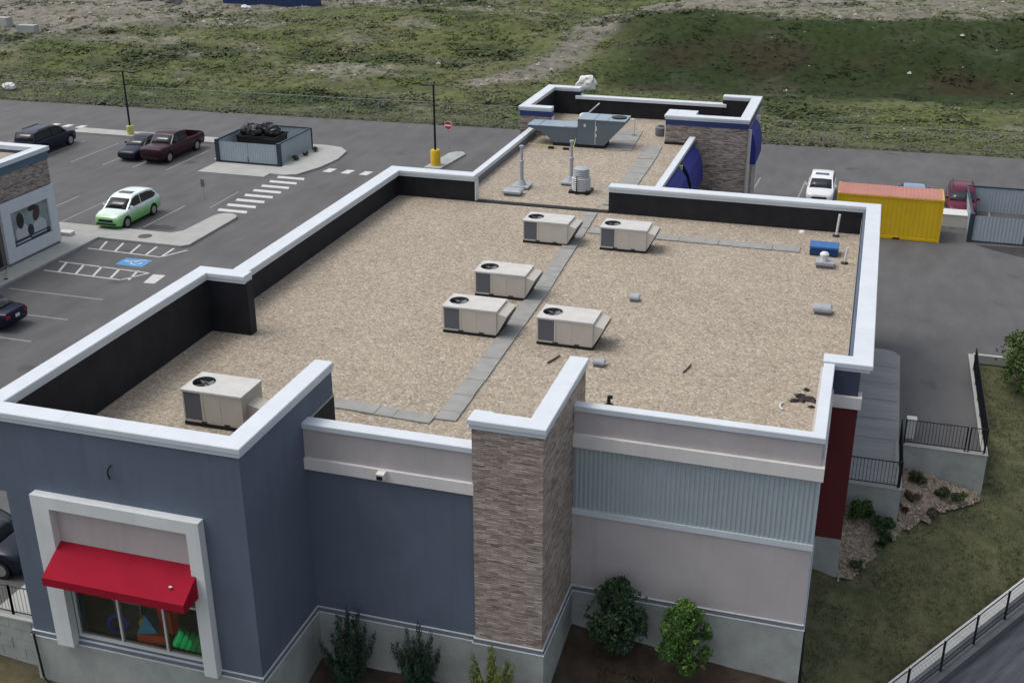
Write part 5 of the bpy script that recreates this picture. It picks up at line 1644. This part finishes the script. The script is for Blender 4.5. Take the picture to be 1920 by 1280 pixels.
# ------------------------------------------------------------------ lamp posts, signs
t = thing('lamp_post', 'tall black lamp post with two arms behind the dark sedan', 'lamp post', (-57.7, 56.4, 0))
MB().lathe(0, 0, [(.28, 0), (.28, .8), (.24, .84)], 18).build('base', YELPALE, t, 40)
MB().tube((0, 0, .84), (0, 0, 5.2), .085, .07, n=10).build('pole', DARK, t, 40)
a = MB().box(-.75, .75, -.035, .035, 5.1, 5.16); a.build('arm', DARK, t)
for s in (-1, 1): MB().box(s * .85 - .24, s * .85 + .24, -.15, .15, 5.08, 5.18).build('lamp_head', DARK, t)
t = thing('lamp_post', 'black lamp post on a bright yellow concrete base near the roof wing', 'lamp post', (-30.75, 54.4, 0))
MB().lathe(0, 0, [(.36, 0), (.36, 1.2), (.32, 1.25)], 20).build('base', YELP, t, 40)
MB().tube((0, 0, 1.25), (0, 0, 5.95), .085, .07, n=10).build('pole', DARK, t, 40)
MB().box(-.5, .05, -.03, .03, 5.86, 5.92).build('arm', DARK, t)
MB().box(-.95, -.45, -.15, .15, 5.84, 5.94).build('lamp_head', DARK, t)
t = thing('road_sign', 'round red no entry sign on a thin post by the service road', 'sign', (-31.35, 58.9, 0))
MB().tube((0, 0, 0), (0, 0, 2.3), .03, n=8).build('post', GALV, t)
def disc(r, y, n=28): r *= .85; return [(r * math.cos(k / n * 6.2832), y, 2.0 + r * math.sin(k / n * 6.2832)) for k in range(n)]
MB().extrude(disc(.38, -.06), (0, .02, 0)).build('sign_plate', mat('sign_white', (.7, .7, .7), .4), t)
MB().extrude(disc(.35, -.064), (0, .003, 0)).build('sign_face', mat('sign_red', (.48, .02, .03), .4), t)
MB().box(-.24, .24, -.0675, -.0645, 1.94, 2.06).build('sign_bar', mat('sign_white', (.7, .7, .7)), t)
t = thing('road_sign', 'small dark sign plate on a thin post between green car and crosswalk', 'sign', (-42.5, 42.06, 0))
MB().tube((0, 0, 0), (0, 0, 1.45), .025, n=8).build('post', GALV, t)
MB().box(-.14, .14, -.045, -.03, .92, 1.42).build('sign_plate', FLASH, t)
# shop walk furniture
t = thing('utility_box', 'white flat utility box on the pavement by the poster wall', 'box', (-46.45, 32.9, .13))
MB().box(-.40, .40, -.24, .24, 0, .16).build('case', PVC, t)
MB().box(-.43, .43, -.27, .27, .16, .21).build('lid', PVC, t)
t = thing('bollard_rail', 'thin yellow painted kerb rail on the shop pavement at the left edge', 'rail', (-45.2, 26.1, .13))
MB().tube((-.75, .9, .05), (.45, -.75, .05), .045, n=8).build('rail', mat('dull_yellow', (.36, .34, .16), .7), t)
MB().box(-.8, -.68, .8, .98, 0, .05).box(.38, .5, -.84, -.66, 0, .05).build('foot', DARK, t)

# ------------------------------------------------------------------ railings and retaining walls
def railing(lab, pts, h=1.05, pitch=.12, postevery=1.7, parent=None, cat='railing'):
    t = thing('railing', lab, cat, (*pts[0],) if len(pts[0]) == 3 else (*pts[0], 0))
    o = Vector(t.location)
    rails = MB(); bal = MB()
    for a, b_ in zip(pts, pts[1:]):
        a = Vector(a) - o; b_ = Vector(b_) - o; L = (b_ - a).length; d = (b_ - a) / L
        n = max(1, round(L / postevery))
        for i in range(n + 1):
            p_ = a + d * (L * i / n)
            MB().box(p_.x - .028, p_.x + .028, p_.y - .028, p_.y + .028, p_.z, p_.z + h + .02).build('post', DARK, t)
        for zz in (.10, h):
            MB().tube(a + Vector((0, 0, zz)), b_ + Vector((0, 0, zz)), .022, n=6).build('rail', DARK, t)
        k = int(L / pitch)
        for i in range(1, k):
            p_ = a + d * (L * i / k)
            bal.tube(p_ + Vector((0, 0, .10)), p_ + Vector((0, 0, h)), .009, n=4, caps=False)
    bo = bal.build('balusters', DARK, t); bo['kind'] = 'stuff'
    return t
W_ = thing('retaining_wall', 'stepped concrete retaining wall holding the yard right of the red panel', 'retaining wall', (0, 16, 0))
wb_ = MB()
wb_.sweep([(-.33, 16.14), (1.66, 16.14), (1.66, 19.76), (4.84, 19.76), (4.84, 29.72)], rect(0, .20, -3.0, .10))
wb_.v = [(x, y - 16, z) for x, y, z in wb_.v]
wb_.build('wall', CONC, W_)
wb_ = MB(); wb_.sweep([(-.33, 16.12), (1.68, 16.12), (1.68, 19.74), (4.86, 19.74), (4.86, 29.74)], rect(0, .24, .10, .135)); wb_.v = [(x, y - 16, z) for x, y, z in wb_.v]
wb_.build('coping', CONCL, W_)
railing('short black railing at the near end of the right walkway', [(-.25, 16.24, .135), (1.52, 16.24, .135)], postevery=3)
railing('black railing along the step between walkway and yard', [(1.58, 16.30, .135), (1.58, 19.80, .135)])
railing('black railing across the near end of the paved yard', [(1.75, 19.86, .135), (4.0, 19.86, .135)], postevery=3)
railing('short black railing panel at the yard corner next to the long fence', [(4.12, 19.86, .135), (4.70, 19.86, .135)])
railing('long black railing down the right side of the paved yard', [(4.74, 20.0, .135), (4.74, 27.9, .135)])
t = thing('service_pedestal', 'short cream service pedestal behind the yard railing', 'pedestal', (1.98, 20.75, 0))
MB().box(-.16, .16, -.14, .14, 0, .78).build('case', OFFWH, t); MB().box(-.19, .19, -.17, .17, .78, .86).build('lid', PVC, t)

W_ = thing('retaining_wall', 'grey block retaining wall left of the tower at the lower left', 'retaining wall', (-26, .5, 0))
mb = MB()
random.seed(2)
for r in range(8):
    z0 = -2.9 + r * .37; off = (r % 2) * .42
    x = -36 + off
    while x < -23.62:
        x1 = min(x + .83, -23.60)
        mb.box(x + .004 + 26, x1 - .004 + 26, -.10 + random.uniform(0, .012), .2, z0 + .004, z0 + .362); x += .84
mb.build('blocks', CONC, W_)
MB().box(-12, 2.42, -.13, .22, .062, .12).build('coping', CONCL, W_)
railing('black railing on top of the block wall at the lower left', [(-33.8, .55, .12), (-24.55, .55, .12), (-23.72, .55, .12)])
t = thing('downpipe', 'dark downpipe at the foot of the tower beside the block wall', 'pipe', (-23.35, -.03, 0))
m = MB(); m.tube((-.12, .02, .1), (.0, -.03, .05), .035); m.tube((0, -.03, .05), (.06, -.03, -1.5), .035); m.tube((.06, -.03, -1.5), (.5, -.15, -1.85), .03); m.build('pipe', DARK, t)

# lower street fence: rounded frames with wire infill
t = thing('street_fence', 'black framed mesh fence along the street at the lower right corner', 'fence', (*lowpt(0, -.65), -2.72))
o0 = Vector(t.location)
s = -7.0; k = 0
while s < 24:
    a = Vector((*lowpt(s, -.65), -2.72)) - o0; b_ = Vector((*lowpt(s + 2.05, -.65), -2.72)) - o0
    fm_ = MB(); h = 1.15; zup = Vector((0, 0, 1)); d = (b_ - a).normalized(); L = 1.97
    cr = .13
    loop = [a + zup * .15, a + zup * (h - cr), a + d * .04 + zup * (h - .04), a + d * cr + zup * h, a + d * (L - cr) + zup * h, a + d * (L - .04) + zup * (h - .04), a + d * L + zup * (h - cr), a + d * L + zup * .15]
    for p0, p1 in zip(loop, loop[1:] + loop[:1]): fm_.tube(p0, p1, .02, n=6)
    pf = fm_.build('panel_frame', DARK, t)
    MB().tube(a - d * .04 - zup * .1, a - d * .04 + zup * (h + .02), .04, n=8).build('post', DARK, t)
    if True:
        wm = MB(); i = .12
        while i < L:
            wm.tube(a + d * i + zup * .15, a + d * i + zup * h, .0045, n=3, caps=False); i += .09
        for zz in (.35, .55, .75, .95): wm.tube(a + zup * zz, a + d * L + zup * zz, .004, n=3, caps=False)
        wm.build('wire_mesh', DARK, pf)
    s += 2.05

# chain link fence along the service road
t = thing('chain_link_fence', 'long galvanised chain link fence between the service road and the weedy field', 'fence', (-40, road_edge(-40) + .7, 0))
o0 = Vector(t.location)
mesh = MB(); top = MB(); low = MB()
xs_ = []; x = -120.0
while x < 42: xs_.append(x); x += 3.05
for x0, x1 in zip(xs_, xs_[1:]):
    a = Vector((x0, road_edge(x0) + .7, 0)) - o0; b_ = Vector((x1, road_edge(x1) + .7, 0)) - o0
    if -98 < x0 < 30: MB().tube(a, a + Vector((0, 0, 1.75)), .03, n=6).build('post', FENCEM, t)
    top.tube(a + Vector((0, 0, 1.7)), b_ + Vector((0, 0, 1.7)), .02, n=5, caps=False)
    low.tube(a + Vector((0, 0, .1)), b_ + Vector((0, 0, .1)), .008, n=3, caps=False)
    if -100 < x0 < 30:
        n = 20; d = (b_ - a)
        for i in range(-11, n):
            p0 = a + d * (i / n); 
            for sgn in (0, 1):
                u0, u1 = i / n, (i + 11) / n
                z0, z1 = (.1, 1.7) if sgn == 0 else (1.7, .1)
                if u0 < 0:
                    z0 = z0 + (z1 - z0) * (-u0) / (u1 - u0); u0 = 0
                if u1 > 1:
                    z1 = z0 + (z1 - z0) * (1 - u0) / (u1 - u0); u1 = 1
                mesh.tube(a + d * u0 + Vector((0, 0, z0)), a + d * u1 + Vector((0, 0, z1)), .0028, n=3, caps=False)
top.build('top_rail', FENCEM, t, weld=True); low.build('tension_wire', FENCEM, t, weld=True)
mesh.build('wire_mesh', FENCEM, t, fix=False)

# ------------------------------------------------------------------ things in the field
def rock(name, lab, loc, r, m, sq=(1, 1, .8), seed=0, group=None):
    bm = bmesh.new(); bmesh.ops.create_icosphere(bm, subdivisions=3, radius=r)
    for v in bm.verts:
        nn = noise.fractal(v.co / r * 1.3 + Vector((seed * 5, 0, 0)), 1, 2, 3)
        v.co *= 1 + .35 * nn; v.co.x *= sq[0]; v.co.y *= sq[1]; v.co.z *= sq[2]
    me = bpy.data.meshes.new(name); bm.to_mesh(me); bm.free(); me.materials.append(m)
    o = bpy.data.objects.new(name, me); COL.objects.link(o); o.location = loc
    return tag(o, lab, 'rock', group)
RK = mat('pale_boulder', (.60, .61, .58), .9, .25, 3, .4, 8)
fh = field_h
rock('boulder', 'pale upright boulder in the weeds behind the rear pylons', (-26.0, 81.2, fh(-26.0, 81.2) + .7), 1.0, RK, (.85, .6, .75), 1)
t = thing('concrete_block', 'right one of two pale concrete blocks at the upper left field edge', 'block', (-93.2, 89.8, fh(-93.2, 89.8)), .1, 'concrete blocks in the field')
MB().box(-1.1, 1.1, -.5, .5, -.2, .9).build('block', CONCL, t)
t = thing('concrete_block', 'left one of two pale concrete blocks, cut by the photo edge', 'block', (-97.8, 91.0, fh(-97.8, 91.0)), -.1, 'concrete blocks in the field')
MB().box(-1.4, 1.4, -.5, .5, -.2, .9).build('block', CONCL, t)
rock('boulder', 'grey boulder at the top edge of the bare dirt left of the blue container', (-85.5, 108, fh(-85.5, 108) + .3), .9, mat('grey_boulder', (.22, .22, .22), .95, .3, 3), (1.3, .7, .7), 3)
rock('boulder', 'white boulder at the upper right corner behind the grassy ridge', (16.5, 113, fh(16.5, 113) + .35), .6, RK, (1, .8, .8), 4)
rock('boulder', 'small pale rock lying by the chain link fence at the left edge', (-79.2, 68.7, fh(-79.2, 68.7) + .3), .55, RK, (1.2, .8, .7), 5)
rock('boulder', 'pale rock right of the blue container in the field', (-73.5, 104.5, fh(-73.5, 104.5) + .25), .5, RK, (1.2, .7, .7), 6)
t = thing('blue_container', 'dark blue site container at the top edge of the field', 'container', (-72.2, 108.6, fh(-72.2, 107) - .1), .03)
DB = mat('dark_blue_container_paint', (.018, .04, .11), .6, .1)
MB().box(-6, 6, -1.2, 1.2, 0, 2.6).build('box', DB, t)
m = corr((-5.9, -1.21), (5.9, -1.21), .15, 2.5, .28, .04, DB, 'x'); m.build('side_panel', DB, t, fix=False)

# ------------------------------------------------------------------ display pieces behind the shop window
def toy(name, lab, build, m, loc, rz=0):
    t = MB(); build(t); o = t.build(name, m, None, 40); o.location = (loc[0], .30 + (loc[1] - .55) * .75, loc[2] * .85); o.scale = (.85, .62, .85); o.rotation_euler = (0, 0, rz); return tag(o, lab, 'play piece')
TO = lambda n, c: mat(n, c, .6, .08)
toy('play_cube', 'bright blue foam wedge in the middle of the shop window', lambda b: b.extrude([(-.35, -.3, 0), (.35, -.3, 0), (0, -.3, .75)], (0, .6, 0)), TO('foam_blue', (.10, .38, .62)), (-19.75, 1.0, .62), .3)
toy('play_block', 'red-orange foam block under the blue wedge', lambda b: b.box(-.55, .55, -.35, .35, 0, .48), TO('foam_orange', (.62, .10, .045)), (-19.55, 1.0, .13), .1)
toy('play_arch', 'orange foam arch beside the blue wedge', lambda b: b.extrude([(-.4, -.2, 0), (-.2, -.2, 0), (-.2, -.2, .5), (.2, -.2, .5), (.2, -.2, 0), (.4, -.2, 0), (.4, -.2, .9), (-.4, -.2, .9)], (0, .4, 0)), TO('foam_red', (.60, .055, .04)), (-19.2, 1.3, .62), -.4)
def tunnel(b):
    for i in range(6): b.lathe(0, 0, [(.30, i * .2), (.36, i * .2 + .05), (.36, i * .2 + .15), (.30, i * .2 + .2)], 18)
o = toy('play_tunnel', 'green ribbed play tunnel in the right window bay', tunnel, TO('foam_green', (.03, .42, .12)), (-17.7, .95, .5), 0); o.rotation_euler = (0, -1.1, .5)
toy('play_ramp', 'dark red foam ramp in the right window bay', lambda b: b.extrude([(-.6, -.3, 0), (.6, -.3, 0), (.6, -.3, .55)], (0, .6, 0)), TO('foam_darkred', (.45, .03, .03)), (-18.3, .95, .13), .2)
toy('play_ball', 'yellow ball in the middle window bay', lambda b: b.lathe(0, 0, [(.05, 0), (.25, .08), (.36, .3), (.25, .52), (.05, .6)], 18), TO('foam_yellow', (.62, .42, .03)), (-20.1, 1.6, .13))
toy('play_ring', 'dark blue play ring in the left window bay', lambda b: [b.tube((.34 * math.cos(a), 0, .36 + .34 * math.sin(a)), (.34 * math.cos(a + .35), 0, .36 + .34 * math.sin(a + .35)), .07, n=8) for a in [i * .3307 for i in range(19)]], TO('foam_navy', (.03, .07, .42)), (-20.9, 1.15, .12), .3)
toy('display_table', 'grey display table at the back of the left window bay', lambda b: b.box(-.6, .6, -.3, .3, .7, .78).box(-.55, -.5, -.25, .25, 0, .7).box(.5, .55, -.25, .25, 0, .7), TO('table_grey', (.25, .26, .26)), (-21.0, 2.2, .13))

# ================================================================== TREES AND SHRUBS
def foliage(name, parent, clumps, n, leaf, pal, seed, mat_=LEAF, upright=0.0, hang=0.0):
    """clumps = list of (centre, radius xyz); n leaves spread in their volumes"""
    rnd = random.Random(seed); mb = MB(); cs = []
    wts = [c[1][0] * c[1][1] * c[1][2] for c in clumps]; tot = sum(wts)
    for (c, r), w_ in zip(clumps, wts):
        k = max(6, int(n * (w_ / tot) ** .85 * (len(clumps) ** -.15) * 1.3)) if len(clumps) > 1 else n
        shade = rnd.uniform(.75, 1.25); base = rnd.choice(pal)
        for i in range(k):
            d = Vector((rnd.gauss(0, 1), rnd.gauss(0, 1), rnd.gauss(0, 1))).normalized() * rnd.random() ** .45
            p_ = Vector(c) + Vector((d.x * r[0], d.y * r[1], d.z * r[2]))
            ax = Vector((rnd.uniform(-1, 1), rnd.uniform(-1, 1), rnd.uniform(-1, 1) + upright)).normalized()
            bx = ax.cross(Vector((rnd.uniform(-1, 1), rnd.uniform(-1, 1), rnd.uniform(-1, 1)))).normalized()
            l = leaf * rnd.uniform(.6, 1.3); wd = l * (.5 if upright < 1 else .22)
            mb.face([p_ - ax * l * .5, p_ + bx * wd * .5, p_ + ax * l * .5, p_ - bx * wd * .5])
            f = shade * rnd.uniform(.7, 1.3)
            if rnd.random() < .12: f *= 1.35
            cs += [tuple(u * f for u in base)] * 4
    o = mb.build(name, mat_, parent, fix=False)
    color_attr(o, cs)
    return o

def young_tree(lab, x, y, h, rad, trunk_h, pal, seed, n=3600, leaf=.15):
    z = lawn_h(x, y) - .05
    t = thing('young_tree', lab, 'tree', (x, y, z))
    rnd = random.Random(seed)
    tr = MB(); tr.tube((0, 0, 0), (.03, .02, trunk_h), .045, .035, n=8)
    tr.tube((.03, .02, trunk_h), (0, 0, h * .85), .035, .012, n=7)
    clumps = []
    for i in range(40):
        u = (i + .5) / 40; zz = trunk_h * .85 + u * (h - trunk_h * .85)
        prof = math.sin(math.pi * min(1, (u * .80 + .17))) ** .65
        an = i * 2.4 + rnd.uniform(-.4, .4); rr = rad * prof * rnd.uniform(.35, .92)
        c = (rr * math.cos(an), rr * math.sin(an), zz + rnd.uniform(-.06, .06))
        s = rnd.uniform(.15, .30) * rad / .85
        clumps.append((c, (s, s, s * 1.1)))
        tr.tube((0, 0, max(trunk_h * .8, zz - .45)), c, .016, .006, n=5, caps=False)
    for i in range(26):                               # loose sprays at the outline
        u = rnd.random(); an = rnd.uniform(0, 6.283); zz = trunk_h * .9 + u * (h * 1.03 - trunk_h * .9)
        rr = rad * math.sin(math.pi * min(1, (u * .80 + .17))) ** .65 * rnd.uniform(.95, 1.15)
        clumps.append(((rr * math.cos(an), rr * math.sin(an), zz), (.09, .09, .12)))
    clumps.append(((0, 0, trunk_h + (h - trunk_h) * .45), (rad * .42, rad * .42, (h - trunk_h) * .38)))
    tr.build('trunk', BARK, t, 40)
    foliage('crown', t, clumps, n, leaf, pal, seed)
    return t
PALD = [(.036, .070, .034), (.045, .085, .040), (.055, .10, .042), (.03, .06, .034)]
PALB = [(.085, .17, .034), (.07, .145, .03), (.11, .195, .042), (.055, .115, .028)]
PALM = [(.085, .13, .04), (.10, .15, .048), (.07, .11, .036)]
young_tree('dark green young tree in front of the mauve wall', -6.75, 6.15, 2.75, .92, .66, PALD, 31, 6200, .12)
young_tree('bright green young tree in front of the mauve wall near the right corner', -4.62, 6.0, 2.75, .80, .70, PALB, 32, 5600, .12)
young_tree('leafy young tree on the lawn at the right edge', 6.75, 28.0, 2.75, 1.15, .7, PALM, 33, 5200, .14)

def spire_shrub(lab, x, y, h, rad, pal, seed, n=5200, leaf=.13, k=15):
    z = lawn_h(x, y) - .05
    t = thing('upright_juniper', lab, 'shrub', (x, y, z), 0, 'upright shrubs along the front wall')
    rnd = random.Random(seed); tr = MB(); cl = []
    for i in range(k):
        an = i / k * 6.283 + rnd.uniform(-.3, .3); lean = rnd.uniform(.35, 1.15) * rad
        hh = h * rnd.uniform(.62, 1.0) * (1 - .16 * lean / rad) if i else h * .96
        if i == 0: lean = .05
        top = Vector((lean * math.cos(an), lean * math.sin(an), hh)); base = Vector((.08 * math.cos(an), .08 * math.sin(an), 0))
        tr.tube(base, top * .9, .022, .006, n=5)
        m = 6
        for q in range(m):
            u = .18 + .8 * q / (m - 1)
            c = base.lerp(top, u ** .8); r = .19 * (1.05 - .80 * u) + .038
            cl.append((tuple(c), (r, r, hh / m * .8)))
    tr.build('stems', BARK, t)
    foliage('foliage', t, cl, n, leaf, pal, seed, upright=1.6)
    return t
PALJ = [(.026, .055, .034), (.033, .066, .040), (.022, .046, .028)]
PALY = [(.14, .17, .04), (.17, .20, .05), (.11, .14, .035)]
spire_shrub('dark upright juniper nearest the tower in front of the recessed blue wall', -14.35, 2.75, 2.9, .78, PALJ, 41, 7500)
spire_shrub('dark upright juniper with forked tips next to the stone pillar side', -12.15, 3.0, 2.65, .76, PALJ, 42, 6500)
spire_shrub('yellow-green upright shrub at the foot of the stone pillar', -9.7, 2.6, 2.6, .85, PALY, 43, 6500)

def mound_shrub(lab, x, y, r, h, pal, seed, n=700, leaf=.09, z=None):
    z = (lawn_h(x, y) + .05) if z is None else z
    t = thing('low_shrub', lab, 'shrub', (x, y, z), 0, 'small shrubs in the mulch bed and island')
    rnd = random.Random(seed); cl = []; tr = MB()
    for i in range(9):
        an = rnd.uniform(0, 6.283); rr = r * rnd.uniform(.2, .75); zz = h * rnd.uniform(.3, .8)
        c = (rr * math.cos(an), rr * math.sin(an), zz); s = r * rnd.uniform(.28, .45)
        cl.append((c, (s, s, s * .9))); tr.tube((0, 0, -.05), c, .014, .006, n=4, caps=False)
    tr.build('stems', BARK, t)
    foliage('foliage', t, cl, n, leaf, pal, seed, upright=.5)
PALS = [(.055, .078, .034), (.07, .092, .038), (.048, .066, .03)]
PALBR = [(.085, .068, .045), (.10, .085, .055), (.07, .062, .04)]
mound_shrub('dark green shrub under the middle of the yard wall', 2.40, 18.85, .36, .5, PALS, 51)
mound_shrub('wide green shrub in front of the yard wall', 3.25, 18.65, .42, .48, PALS, 52)
mound_shrub('green shrub near the right end of the yard wall', 3.95, 18.75, .34, .55, PALS, 53)
mound_shrub('brownish shrub in the mulch left of the wide green one', 2.20, 17.75, .34, .36, PALBR, 54, 500)
mound_shrub('small brown shrub in the open mulch', 2.95, 17.3, .27, .32, PALBR, 55, 400)
mound_shrub('tiny reddish dry shrub between mulch and walkway railing', 1.95, 16.9, .18, .3, [(.07, .035, .028)], 56, 200)
mound_shrub('large bushy green shrub at the foot of the red panel', .32, 15.6, .55, .85, [(.05, .095, .03), (.065, .12, .035)], 57, 1500, .12)
mound_shrub('dark bushy shrub under the short walkway railing', 1.1, 15.45, .55, .7, [(.035, .07, .024), (.045, .085, .03)], 58, 1300, .12)
mound_shrub('lower green shrub at the front of the red panel bed', 1.15, 14.6, .38, .5, [(.03, .06, .018)], 59, 700, .1)
mound_shrub('dark low shrub at the tip of the mulch bed', .35, 12.95, .32, .35, PALS, 60, 450)
mound_shrub('dry tuft at the near right corner of the left enclosure', -41.15, 52.7, .35, .42, PALBR + PALS, 61, 350, .1, .12)
mound_shrub('middle dry tuft along the right side of the left enclosure', -41.05, 54.1, .28, .35, PALBR + PALS, 62, 250, .1, .12)
mound_shrub('farthest dry tuft along the right side of the left enclosure', -40.95, 55.4, .3, .35, PALBR + PALS, 63, 250, .1, .12)
